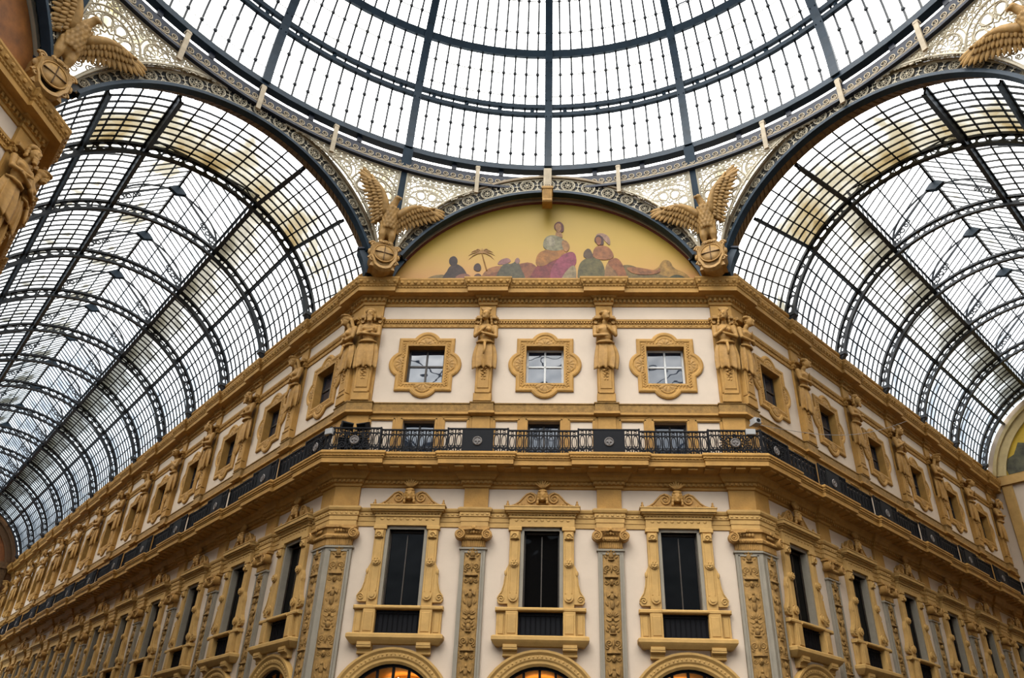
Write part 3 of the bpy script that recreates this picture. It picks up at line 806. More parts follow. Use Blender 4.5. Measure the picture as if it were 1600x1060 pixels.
def relief(seed):
    r_ = random.Random(seed); m = MB()
    z = 9.0; y = -.13
    def pair(fn):
        for sx in (-1, 1): fn(sx)
    k = 0
    while z > 2.2:
        typ = k % 5
        if typ == 0:   # urn with leaves
            m.ell((0, y-.02, z-.16), (.09, .06, .12), 8, 6); m.ell((0, y-.02, z), (.05, .04, .05), 7, 5); m.ell((0, y-.02, z-.30), (.12, .05, .03), 8, 5)
            pair(lambda sx: [m.ell((sx*(.10+.04*q_), y, z-.02-.09*q_), (.045, .03, .07), 6, 5, Matrix.Rotation(sx*.7, 3, 'Y')) for q_ in range(3)]); h_ = .42
        elif typ == 1:  # scroll pair
            pair(lambda sx: m.tube(spiral(sx*.13, z-.16, .12, 1.6, y, .02, sx, -PI/2), .026, 5))
            m.ell((0, y-.02, z-.16), (.04, .05, .15), 7, 6); pair(lambda sx: m.ell((sx*.2, y, z-.32), (.06, .03, .03), 6, 4)); h_ = .40
        elif typ == 2:  # shelf and mask
            m.box(-.22, .22, y-.07, y+.06, z-.05, z-.01); m.ell((0, y-.02, z-.2), (.08, .07, .11), 9, 7); m.ell((0, y-.09, z-.2), (.02, .03, .04), 6, 5)
            pair(lambda sx: m.ell((sx*.04, y-.075, z-.165), (.018, .012, .012), 5, 4)); pair(lambda sx: m.tube(spiral(sx*.17, z-.2, .075, 1.3, y, .02, sx, PI), .024, 5)); h_ = .38
        elif typ == 3:  # standing figure
            m.ell((0, y-.03, z-.10), (.045, .05, .055), 7, 6); m.ell((0, y-.03, z-.27), (.075, .06, .13), 8, 6); m.ell((0, y-.02, z-.50), (.085, .05, .16), 8, 6)
            pair(lambda sx: m.tube([(sx*.07, y-.03, z-.20), (sx*.15, y-.03, z-.28), (sx*.17, y-.01, z-.12)], [.03, .028, .022], 6))
            pair(lambda sx: m.ell((sx*.17, y, z-.48), (.05, .03, .10), 6, 5, Matrix.Rotation(sx*.4, 3, 'Y'))); h_ = .70
        else:           # palmette
            for q_ in range(7):
                a = -1.2+.4*q_; m.ell((.13*math.sin(a), y, z-.20+.12*math.cos(a)), (.028, .035, .09), 6, 5, Matrix.Rotation(a, 3, 'Y'))
            m.ell((0, y-.02, z-.24), (.05, .05, .05), 7, 5); pair(lambda sx: m.tube([(0, y, z-.26), (sx*.1, y, z-.33), (sx*.2, y, z-.27)], .025, 5)); h_ = .40
        z -= h_+.03*r_.random(); k += 1
    return m
RELIEF = [relief(1), relief(5)]
def volute(m, cx, cz, y, r, sgn):
    disc(m, cx, cz, r, y, y+.2, 18)
    m.tube(spiral(cx, cz, r*.92, 2.2, y-.01, .03, sgn, PI/2, 40), [.038-.0006*k for k in range(41)], 6); m.ell((cx, y-.02, cz), (.035, .03, .035), 7, 5)
def make_pilaster(side):
    root = thing('pilaster', 'x', 'pilaster')
    if side != 's': root['free'] = 1
    core = (lambda h: straight_core(h)) if side == 's' else (lambda h: corner_core(None, side, h))
    half = .42 if side == 's' else .84
    bk_ = -.2 if side == 's' else .005
    def block(off, prof): return MB().sweep([(bk_, prof[0][1])]+prof+[(bk_, prof[-1][1])], core(half-off))
    sh = block(.12, [(.12, 0), (.12, 8.98), (.17, 9.0), (.17, 9.05), (.12, 9.08)])
    ob('shaft', sh, root, STONE)
    for (fx, fy, rz) in face_frames(side):
        bk = MB().box(-.28, .28, -.125 if side == 's' else -.138, -.06, 0, 8.92)
        fr_ = MB()
        for x0, x1, z0, z1 in ((-.33, -.28, 0, 8.92), (.28, .33, 0, 8.92), (-.33, .33, 8.88, 8.93)): fr_.box(x0, x1, -.15 if side == 's' else -.162, -.1, z0, z1)
        bk.merge(RELIEF[0 if rz == 0 else 1]); p = ob('relief_panel', bk, root, ORN, True); p.location = (fx, fy, 0); p.rotation_euler = (0, 0, rz); p['label'] = 'carved ochre panel'
        e_ = ob('border', fr_, p, STONE)
    neck = block(.16, [(.14, 9.08), (.14, 9.30), (.20, 9.32), (.22, 9.40), (.20, 9.45), (.16, 9.48), (.19, 9.66), (.26, 9.68), (.26, 9.76), (.1, 9.78)])
    for (fx, fy, rz) in face_frames(side):
        M = Matrix.Translation((fx, fy, 0)) @ Matrix.Rotation(rz, 4, 'Z'); t = MB()
        for k in range(11): t.tube([(-.35+.07*k, -.155, 9.10), (-.35+.07*k, -.155, 9.29)], .022, 5)
        for k in range(7): t.ell((-.27+.09*k, -.23, 9.38), (.036, .03, .05), 6, 5)
        for k in range(5): t.ell((-.2+.1*k, -.23, 9.58), (.05, .03, .06), 6, 5)
        t.ell((0, -.27, 9.72), (.09, .04, .07), 8, 5)
        neck.merge(t, M)
    cap = ob('capital', neck, root, OCHRE_S)
    for idx, (fx, fy, rz) in enumerate(face_frames(side)):
        if side == 's': sides = (-1, 1)
        elif side in ('l',): sides = ((1,), (-1,))[idx]
        elif side == 'r': sides = ((-1,), (1,))[idx]
        else: sides = ((-1,), (1,))[idx]
        for sx in sides:
            m = MB(); volute(m, sx*.455, 9.46, -.34, .175, sx)
            m.tube([(sx*.05, -.30, 9.66), (sx*.25, -.31, 9.64), (sx*.42, -.32, 9.63)], .035, 6)
            o = ob('volute', m, cap, OCHRE_S); o.location = (fx, fy, 0); o.rotation_euler = (0, 0, rz)
    en = block(.14, [(.12, 9.78), (.12, 9.94), (.15, 9.96), (.15, 10.10), (.17, 10.12), (.17, 10.26), (.22, 10.32), (.26, 10.40), (.26, 10.45), (.1, 10.47)])
    ob('entablature_block', en, root, OCHRE_L)
    ob('upper_block', block(.10, [(.10, 10.46), (.10, 11.22)]), root, OCHRE)
    return root
ps = make_pilaster('s')
spread(ps, FP, LP, RP, 'carved pilaster with a scrolled capital', 'pilasters between the tall windows')
for side, loc, nm in (('l', (-A, 0), 'left corner of the front, carved on both faces'), ('r', (A, 0), 'right corner of the front, carved on both faces')):
    p = make_pilaster(side); p.location = (*loc, 0); p['label'] = 'wide carved pilaster wrapping the ' + nm
p = make_pilaster('nl'); p.location = (VL.x, VL.y, 0); p['label'] = 'carved corner pilaster of the near building beyond the left edge'
def make_upper(side):
    root = thing('upper_pilaster', 'x', 'pilaster')
    if side != 's': root['free'] = 1
    core = (lambda h: straight_core(h)) if side == 's' else (lambda h: corner_core(None, side, h))
    half = .32 if side == 's' else .76
    bk_ = -.2 if side == 's' else .005
    def block(off, z0, z1): return MB().sweep([(bk_, z0), (off, z0), (off, z1), (bk_, z1)], core(half-off))
    ob('shaft', block(.09, 14.57, 17.98), root, OCHRE); ob('cap_block', block(.10, 18.33, 19.0), root, OCHRE); ob('foot_block', block(.09, 12.2, 14.05), root, OCHRE)
    return root
up = make_upper('s'); spread(up, FP, LP, RP, 'plain ochre pilaster strip behind the statue', 'pilaster strips behind the statues')
for side, loc, nm in (('l', (-A, 0), 'left corner of the front'), ('r', (A, 0), 'right corner of the front'), ('nl', (VL.x, VL.y), 'near left building')):
    p = make_upper(side); p.location = (*loc, 0); p['label'] = 'plain ochre pilaster strip behind the statues at the ' + nm

# ------------------------------------------------------------------ balcony railing
RB, RT = 12.22, 13.16
def baluster_mesh():
    m = MB(); r = .023; h = RT-RB
    m.tube([(.078*math.cos(a), 0, RB+.53*h+.25*h*math.sin(a)) for a in [2*PI*k/14 for k in range(14)]], r, 4, True)
    for sx in (-1, 1): m.tube([(sx*.125, 0, RB), (sx*.125, 0, RT)], .022, 4)
    m.tube([(0, 0, RB+.02), (0, 0, RT)], .010, 4)
    m.tube([(.05*math.cos(a), 0, RT-.09+.05*math.sin(a)) for a in [2*PI*k/8 for k in range(8)]], .016, 4, True)
    for sx in (-1, 1):
        m.tube([(sx*.12, 0, RB+.26), (sx*.03, 0, RB+.16), (sx*.09, 0, RB+.05), (0, 0, RB+.03)], .03, 4); m.ell((sx*.075, 0, RB+.22), (.035, .02, .06), 5, 4)
        m.tube([(sx*.12, 0, RT-.20), (sx*.06, 0, RT-.16), (0, 0, RT-.20)], .026, 4)
    m.ell((0, 0, RB+.20), (.055, .025, .075), 6, 4); m.tube([(-.13, 0, RB+.30), (.13, 0, RB+.30)], .014, 4); m.tube([(-.13, 0, RT-.2), (.13, 0, RT-.2)], .014, 4)
    return m
BAL = baluster_mesh().mesh('baluster', BLACK)
MEDAL = None
def rail_parts(root, L, plaque, M=None, ends=True):
    """straight railing of length L centred on local x=0 in frame M (Matrix) under root"""
    def put(name, me, mt=None, par=None):
        o = ob(name, me, par or root, mt)
        if par is None and M is not None: o.matrix_local = M
        return o
    put('top_rail', MB().box(-L/2, L/2, -.035, .035, RT-.02, RT+.03), BLACK)
    put('bottom_rail', MB().box(-L/2, L/2, -.03, .03, RB, RB+.04), BLACK)
    n = max(1, round(L/.27)); st = L/n; skip = 0
    for k in range(n):
        x = -L/2+st*(k+.5)
        if plaque is True and abs(x) < .5: continue
        o = ob('baluster', BAL, root); o.matrix_local = (M or Matrix()) @ Matrix.Translation((x, 0, 0))
    if plaque:
        pw = .52
        if plaque is True: p = put('plaque', MB().box(-pw, pw, -.025, .025, RB+.03, RT-.03), BLACK)
        else:
            wr = MB(); zc_ = (RB+RT)/2
            for k in range(12):
                a = 2*PI*k/12; wr.tube([(.25*math.cos(a)+.07*math.cos(b_), -.02, zc_+.25*math.sin(a)+.07*math.sin(b_)) for b_ in [2*PI*i/8 for i in range(8)]], .022, 4, True)
            for sx in (-1, 1): wr.tube(spiral(sx*.42, zc_-.2, .14, 1.5, -.02, .02, sx, 0), .025, 4); wr.tube(spiral(sx*.42, zc_+.2, .14, 1.5, -.02, .02, sx, PI), .025, 4)
            wr.box(-.56, .56, -.03, .0, zc_-.01, zc_+.01); p = put('wreath', wr, BLACK)
        md = MB(); md.tube([(.145*math.cos(a), -.045, (RB+RT)/2+.145*math.sin(a)) for a in [2*PI*k/18 for k in range(18)]], .025, 5, True)
        md.add(*(lambda t: (t.v, t.f))(MB().prism([(.135*math.cos(-2*PI*k/18), (RB+RT)/2+.135*math.sin(-2*PI*k/18)) for k in range(18)], -.04, -.02)))
        md.tube([(0, -.05, (RB+RT)/2-.1), (0, -.05, (RB+RT)/2+.1)], .03, 6); md.tube([(-.09, -.05, (RB+RT)/2), (.09, -.05, (RB+RT)/2)], .03, 6)
        o = ob('medallion', md, p, BRASS)
    if ends:
        for sx in (-1, 1):
            put('post', MB().box(sx*L/2-.03, sx*L/2+.03, -.03, .03, RB, RT+.05), BLACK)
RO = .66
def rail(L, plaque):
    r = thing('balcony_railing', 'x', 'railing'); rail_parts(r, L, plaque); return r
HWL = LH+RO-.02
rm = rail(BAY-2*HWL, False); rp = rail(2*HWL-.02, True)
FM = [('f', i, *wfront(x, RO)) for i, x in enumerate(FX)]
def rspread(proto, lst, what, group):
    for k, (side, i, loc, rz) in enumerate(lst):
        lb = {'f': '%s railing %s on the wall facing us' % ((('left-hand', 'middle', 'right-hand') if len(FX) == 3 and 'window' in what else ('left', 'right'))[i], what) if side == 'f' else '',
              'l': '%s black railing %s down the left arm' % (ORD[i], what), 'r': '%s black railing %s down the right arm' % (ORD[i], what)}[side]
        if side == 'f': lb = 'black iron ' + lb
        if k == 0: proto.location = (*loc, 0); proto.rotation_euler = (0, 0, rz); proto['label'] = lb; proto['group'] = group
        else: dup(proto, (*loc, 0), rz, lb, group)
# middle lengths: the bays beside a corner are shorter
midf = [('f', 1, *wfront(0, RO))] + [('l', i, *wleft(t, RO)) for i, t in enumerate(LW) if i > 0] + [('r', i, *wright(t, RO)) for i, t in enumerate(RW) if i > 0]
rspread(rm, midf, 'section in front of a low window', 'plain railing sections')
rspread(rp, [('f', i, *wfront(x, RO+JOG)) for i, x in enumerate(FP)] + [('l', i, *wleft(t, RO+JOG)) for i, t in enumerate(LP)] + [('r', i, *wright(t, RO+JOG)) for i, t in enumerate(RP)],
        'section with a round medallion plaque', 'medallion railing sections')
CE = LHC+RO-.02   # corner ressaut ends here
for nm, i, x0, x1, fn in (('left-hand', 0, -A+CE, FP[0]-HWL, wfront), ('right-hand', 2, FP[1]+HWL, A-CE, wfront)):
    r = rail(x1-x0, False); loc, rz = fn((x0+x1)/2, RO); r.location = (*loc, 0); r['label'] = '%s black railing section before a low window facing us' % nm; r['group'] = 'plain railing sections'
for nm, t0, t1, fn in (('left', CE, LP[0]-HWL, wleft), ('right', CE, RP[0]-HWL, wright)):
    r = rail(t1-t0, False); loc, rz = fn((t0+t1)/2, RO); r.location = (*loc, 0); r.rotation_euler = (0, 0, rz); r['label'] = 'first black railing section in front of a low window on the %s arm' % nm; r['group'] = 'plain railing sections'
for nm, sg in (('left', -1), ('right', 1)):
    r = thing('balcony_railing', 'black wrought iron railing turning the %s corner of the balcony' % nm, 'railing', (sg*A, 0, 0), 0, 'medallion railing sections')
    o = RO+JOG; k = o*math.tan(PI/8); Lc = CE+k
    xc = -sg*(CE-k)/2 + 0
    # front run spans from corner (beyond the arris by k) to CE along the front
    Mf = Matrix.Translation((sg*(k-CE)/2, -o, 0)); rail_parts(r, Lc, 'open', Mf)
    cx = (CE-k)/2
    P_ = Vector((sg*(S*cx+S*o), S*cx-S*o, 0))
    Ma = Matrix.Translation(P_) @ Matrix.Rotation(sg*PI/4, 4, 'Z'); rail_parts(r, Lc, 'open', Ma)

# floodlights, boxes and cable on the balcony
def floodlight(loc, rz, tilt, label):
    r = thing('floodlight', label, 'floodlight', loc, rz)
    R_ = Matrix.Rotation(tilt, 4, 'X')
    hd = MB(); hd.rbox(-.2, .2, -.16, .16, -.15, .15, .04)
    for k in range(6): hd.box(-.2, .2, .16, .20, -.14+.05*k, -.12+.05*k)
    hd.v = [tuple(R_ @ Vector(p) + Vector((0, 0, 1.18))) for p in hd.v]; ob('housing', hd, r, BLACK)
    gl = MB().box(-.17, .17, -.17, -.155, -.12, .12); gl.v = [tuple(R_ @ Vector(p) + Vector((0, 0, 1.18))) for p in gl.v]; ob('lens', gl, r, PANE_LOW)
    ob('yoke', MB().bar([(-.23, 0, 1.18), (-.23, 0, .95), (.23, 0, .95), (.23, 0, 1.18)], Vector((0, 1, 0)), .04, .02), r, BLACK)
    ob('stand', MB().tube([(0, 0, 0), (0, 0, .95)], .03, 8).box(-.2, .2, -.15, .15, 0, .04), r, BLACK)
    ob('ballast', MB().rbox(-.22, .22, -.12, .12, .22, .66, .02), r, BLACK)
floodlight((-A+.14, -.50, 12.21), .5, .5, 'black floodlight on a stand, nearer the left corner of the balcony')
floodlight((-A+.72, -.44, 12.21), -.3, .5, 'black floodlight on a stand, further along from the left balcony corner')
r = thing('junction_box', 'grey box clamped to the railing beside the black floodlights', 'box', (-A-.36, -.72, 12.9), -PI/8)
ob('case', MB().rbox(-.16, .16, -.12, .06, 0, .24, .02), r, GREYBOX); ob('clamp', MB().box(-.05, .05, .0, .1, -.1, .02), r, BLACK)
r = thing('junction_box', 'pale box clamped to the railing near the right balcony corner', 'box', (A-.02, -.83, 12.98), 0)
ob('case', MB().rbox(-.17, .17, -.06, .04, 0, .22, .02), r, GREYBOX); ob('clamp', MB().box(-.05, .05, .0, .1, -.1, .02), r, BLACK)
r = thing('security_camera', 'small pale camera bracketed to the right corner below the band', 'camera', (A+.30, -.22, 13.62), PI/8)
ob('housing', MB().rbox(-.13, .13, -.28, .02, .0, .24, .02), r, GREYBOX); ob('lens', MB().tube([(0, -.31, .12), (0, -.27, .12)], .07, 10), r, BLACK); ob('arm', MB().box(-.04, .04, 0, .2, .08, .16), r, GREYBOX)
p0 = wright(.6, .3)[0]; p1 = wright(15.5, .5)[0]
pts = [Vector((p0.x+(p1.x-p0.x)*k/20, p0.y+(p1.y-p0.y)*k/20, 13.9+(19.4-13.9)*k/20-1.0*math.sin(PI*k/20)*.6)) for k in range(21)]
tag(ob('cable', MB().tube(pts, .012, 5), None, GREYBOX), 'thin pale cable slung across the statues on the right arm wall', 'cable')

# ------------------------------------------------------------------ lunette painting over the front wall
LZ, LR = 17.42, 6.99
lun = thing('lunette_painting', 'half-round gold painting of seated robed figures above the front cornice', 'painting', (0, 0, 0))
def lpoint(r, th): return (r*math.sin(th), LZ+r*math.cos(th))
TH = math.acos((20.0-LZ)/LR)
mpaint, nt, out = nodemat('gold_ground_painting')
b = nt.nodes.new('ShaderNodeBsdfPrincipled'); b.inputs['Roughness'].default_value = .6
tc = nt.nodes.new('ShaderNodeTexCoord'); sp = nt.nodes.new('ShaderNodeSeparateXYZ'); nt.links.new(tc.outputs['Object'], sp.inputs['Vector'])
mr = nt.nodes.new('ShaderNodeMapRange'); mr.inputs['From Min'].default_value = 20.0; mr.inputs['From Max'].default_value = 24.4; nt.links.new(sp.outputs['Z'], mr.inputs['Value'])
n = nt.nodes.new('ShaderNodeTexNoise'); n.inputs['Scale'].default_value = .6; n.inputs['Detail'].default_value = 5; nt.links.new(tc.outputs['Object'], n.inputs['Vector'])
ad = nt.nodes.new('ShaderNodeMath'); ad.operation = 'MULTIPLY_ADD'; ad.inputs[1].default_value = .35; nt.links.new(n.outputs['Fac'], ad.inputs[0]); nt.links.new(mr.outputs['Result'], ad.inputs[2])
rp_ = nt.nodes.new('ShaderNodeValToRGB'); e = rp_.color_ramp.elements
e[0].position = .12; e[0].color = (.33, .125, .034, 1); e[1].position = 1.05; e[1].color = (.27, .165, .005, 1)
k = e.new(.38); k.color = (.36, .19, .026, 1); k = e.new(.62); k.color = (.33, .195, .012, 1)
nt.links.new(ad.outputs['Value'], rp_.inputs['Fac']); nt.links.new(rp_.outputs['Color'], b.inputs['Base Color']); nt.links.new(b.outputs['BSDF'], out.inputs['Surface'])
N = 48
poly = [lpoint(LR, -TH+2*TH*k/N) for k in range(N+1)]
ob('canvas', MB().prism(poly[::-1], -.10, .04), lun, mpaint)
def arcband(mb, r0, r1, y0, y1, z0, th, n=48, lz=LZ):
    rr = []
    for r, y in ((r0, y0), (r1, y0), (r1, y1), (r0, y1), (r0, y0)):
        rr.append([(r*math.sin(-th+2*th*k/n), y, lz+r*math.cos(-th+2*th*k/n)) for k in range(n+1)])
    return mb.rings(rr, closed=False)
redm = mat('red_line', (.22, .05, .02), .6, .1, 3); creamm = mat('cream_moulding', (.55, .46, .33), .6, .08, 2)
ob('red_border', arcband(MB(), LR-.04, LR+.06, -.13, .04, 20, TH), lun, redm)
mb = arcband(MB(), LR+.06, LR+.22, -.20, .04, 20, TH); arcband(mb, LR+.22, LR+.36, -.26, .04, 20, TH)
ob('cream_border', mb, lun, creamm)
def flat(name, pts, col, y, smooth_n=0, parent=lun):
    P = [Vector(p) for p in pts]
    for _ in range(2):     # round the outline
        Q = []
        for i in range(len(P)):
            a, b_ = P[i], P[(i+1) % len(P)]; Q += [a*.75+b_*.25, a*.25+b_*.75]
        P = Q
    return ob(name, MB().prism([(p.x, p.y) for p in P], y, -.09), parent, mat(name+'_paint', tuple(c*w_ for c, w_ in zip(col, (.80, .72, .62))), .6, .28, 5))
# scale: picture x runs -6.3..6.3, z 20.05..24.4
def px(*pts): return [((x-853)/39.2, 20.05+(433-y)/29.0) for x, y in pts]
G_ = lambda nm, col, y, *pts: flat(nm, px(*pts), col, y)
G_('far_hill', (.50, .30, .07), -.102, (985, 436), (1000, 415), (1030, 412), (1040, 396), (1052, 398), (1056, 410), (1075, 416), (1092, 436))
G_('grass', (.15, .17, .03), -.104, (830, 436), (845, 428), (900, 430), (960, 428), (1000, 432), (1005, 436))
G_('slope', (.22, .16, .05), -.106, (955, 436), (970, 405), (990, 404), (1010, 415), (1050, 422), (1090, 436))
G_('dark_bush', (.075, .08, .03), -.108, (1035, 436), (1048, 422), (1062, 418), (1075, 424), (1085, 436))
G_('pale_rock', (.30, .22, .09), -.106, (648, 436), (660, 424), (678, 418), (700, 420), (712, 436))
G_('earth_bank', (.33, .12, .05), -.104, (690, 436), (720, 424), (760, 420), (800, 404), (835, 398), (850, 436))
G_('low_mound', (.42, .19, .07), -.103, (745, 436), (752, 412), (775, 404), (800, 410), (815, 436))
G_('leafy_shrub', (.13, .12, .07), -.110, (768, 432), (776, 412), (786, 400), (795, 404), (806, 396), (812, 410), (818, 420), (822, 430))
G_('blossom', (.40, .20, .19), -.112, (772, 404), (778, 396), (790, 393), (797, 399), (784, 404)); G_('blossom', (.42, .24, .22), -.112, (800, 398), (806, 392), (811, 398), (806, 404))
pal = MB(); P_ = px((757, 413), (752, 400), (747, 386)); pal.tube([(x, -.105, z) for x, z in P_], [.035, .03, .025], 5)
cx_, cz_ = P_[-1]
for k in range(9):
    a = -1.9+.475*k; pal.tube([(cx_+.55*u*math.sin(a), -.105, cz_+.42*u*math.cos(a)+.22*u-.42*u*u) for u in (0, .35, .7, 1)], [.02, .035, .03, .008], 4)
ob('palm_tree', pal, lun, mat('palm_paint', (.40, .20, .05), .6, .2, 3))
def face(x, y, r, skin, hair):
    G_('hair', hair, -.128, (x-r*1.1, y+r*.4), (x-r*1.2, y-r*.8), (x, y-r*1.7), (x+r*1.3, y-r*.9), (x+r*1.4, y+r*.9), (x+r*.6, y+r*1.2))
    G_('head', skin, -.132, (x-r*.9, y), (x-r*.7, y-r), (x+r*.3, y-r*1.1), (x+r*.8, y-r*.2), (x+r*.4, y+r), (x-r*.3, y+r*1.2))
# seated woman in the middle
G_('skirt', (.26, .05, .05), -.116, (822, 434), (832, 412), (846, 398), (872, 392), (896, 398), (902, 416), (898, 434))
G_('drape', (.46, .20, .04), -.120, (834, 404), (838, 386), (856, 380), (880, 378), (884, 390), (864, 398), (846, 408))
G_('drape', (.36, .075, .13), -.122, (862, 434), (858, 414), (872, 394), (888, 384), (900, 386), (902, 404), (888, 412), (876, 430))
G_('petticoat', (.42, .34, .20), -.124, (874, 430), (884, 414), (898, 402), (902, 420), (896, 432))
G_('hem', (.10, .02, .02), -.125, (826, 436), (850, 424), (880, 428), (908, 430), (900, 436))
G_('bodice', (.34, .32, .20), -.124, (846, 380), (848, 364), (858, 358), (872, 360), (884, 368), (886, 380), (866, 384))
G_('sleeve', (.46, .42, .30), -.127, (852, 374), (852, 362), (862, 360), (868, 370), (862, 378)); G_('arm', (.52, .27, .10), -.126, (876, 368), (884, 366), (892, 376), (886, 386), (880, 382))
face(872, 347, 6.5, (.52, .27, .11), (.17, .05, .04)); G_('neck', (.50, .26, .10), -.123, (866, 362), (868, 352), (876, 352), (880, 364))
# seated figure on the right
G_('boulder', (.17, .15, .05), -.118, (902, 432), (904, 404), (916, 394), (934, 392), (946, 404), (948, 432))
G_('cloak', (.36, .20, .08), -.120, (944, 432), (948, 402), (962, 394), (972, 408), (970, 432))
G_('torso', (.42, .17, .06), -.122, (926, 394), (930, 378), (942, 374), (956, 378), (964, 394), (946, 398)); G_('legs', (.38, .14, .045), -.124, (948, 400), (966, 392), (976, 404), (984, 430), (974, 432), (962, 412))
G_('shin', (.40, .17, .06), -.119, (978, 408), (1000, 408), (1030, 414), (1034, 408), (1036, 416), (1016, 420), (990, 418))
face(938, 368, 6, (.40, .15, .06), (.10, .04, .03)); G_('headscarf', (.52, .32, .24), -.126, (932, 362), (936, 356), (948, 356), (957, 364), (956, 376), (950, 370), (944, 363))
G_('child', (.14, .085, .04), -.119, (912, 394), (913, 384), (922, 378), (928, 388), (928, 396))
# two crouching figures on the left
G_('back', (.085, .05, .04), -.120, (690, 424), (694, 408), (704, 402), (716, 406), (726, 418), (724, 426), (706, 424)); G_('arm', (.075, .045, .035), -.122, (684, 430), (690, 416), (700, 408), (704, 414), (694, 426), (690, 434))
G_('head', (.06, .035, .03), -.124, (695, 404), (694, 394), (702, 390), (709, 396), (707, 406)); G_('cloth', (.36, .16, .11), -.121, (702, 434), (708, 420), (724, 416), (736, 424), (738, 434))
G_('body', (.13, .06, .04), -.120, (734, 434), (736, 420), (745, 416), (752, 424), (754, 434)); G_('head', (.08, .04, .03), -.124, (735, 412), (736, 404), (743, 401), (748, 407), (746, 415))
# wall behind and above the lunette
def lun_wall():
    th_ = math.acos((20.0-18.35)/6.75)
    return MB().prism([(6.75*math.sin(-th_+2*th_*k/40), 18.35+6.75*math.cos(-th_+2*th_*k/40)) for k in range(41)][::-1], .05, .5)
bk = lun_wall(); struct('wall_front_upper', bk, OCHRE, 'plain wall carrying the half-round painting', 'wall')

# ------------------------------------------------------------------ the eight-sided ring of arches
def rosette_mesh(y=-.04):
    m = MB(); R = .285
    m.tube([(R*math.cos(a), y, R*math.sin(a)) for a in [2*PI*k/20 for k in range(20)]], .03, 5, True)
    for k in range(8):
        a = 2*PI*k/8; c = (.165*math.cos(a), .165*math.sin(a))
        m.tube([(c[0]+.072*math.cos(b_), y, c[1]+.072*math.sin(b_)) for b_ in [2*PI*i/8 for i in range(8)]], .017, 4, True)
    m.ell((0, y-.01, 0), (.06, .03, .06), 8, 5)
    return m
ROS = rosette_mesh().mesh('rosette', LACE, True)
def spacer_mesh(y=-.03):
    m = MB()
    for sz in (-1, 1):
        m.tube([(-.13, y, sz*.34), (-.06, y, sz*.22), (0, y, sz*.12), (.06, y, sz*.22), (.13, y, sz*.34)], .02, 4)
        m.tube([(.06*math.cos(a), y, sz*.23+.06*math.sin(a)) for a in [2*PI*k/8 for k in range(8)]], .018, 4, True)
    m.tube([(-.1, y, 0), (.1, y, 0)], .018, 4); m.tube([(0, y, -.34), (0, y, .34)], .018, 4); m.ell((0, y, 0), (.045, .02, .045), 6, 4)
    return m
SPC = spacer_mesh().mesh('spacer', LACE)
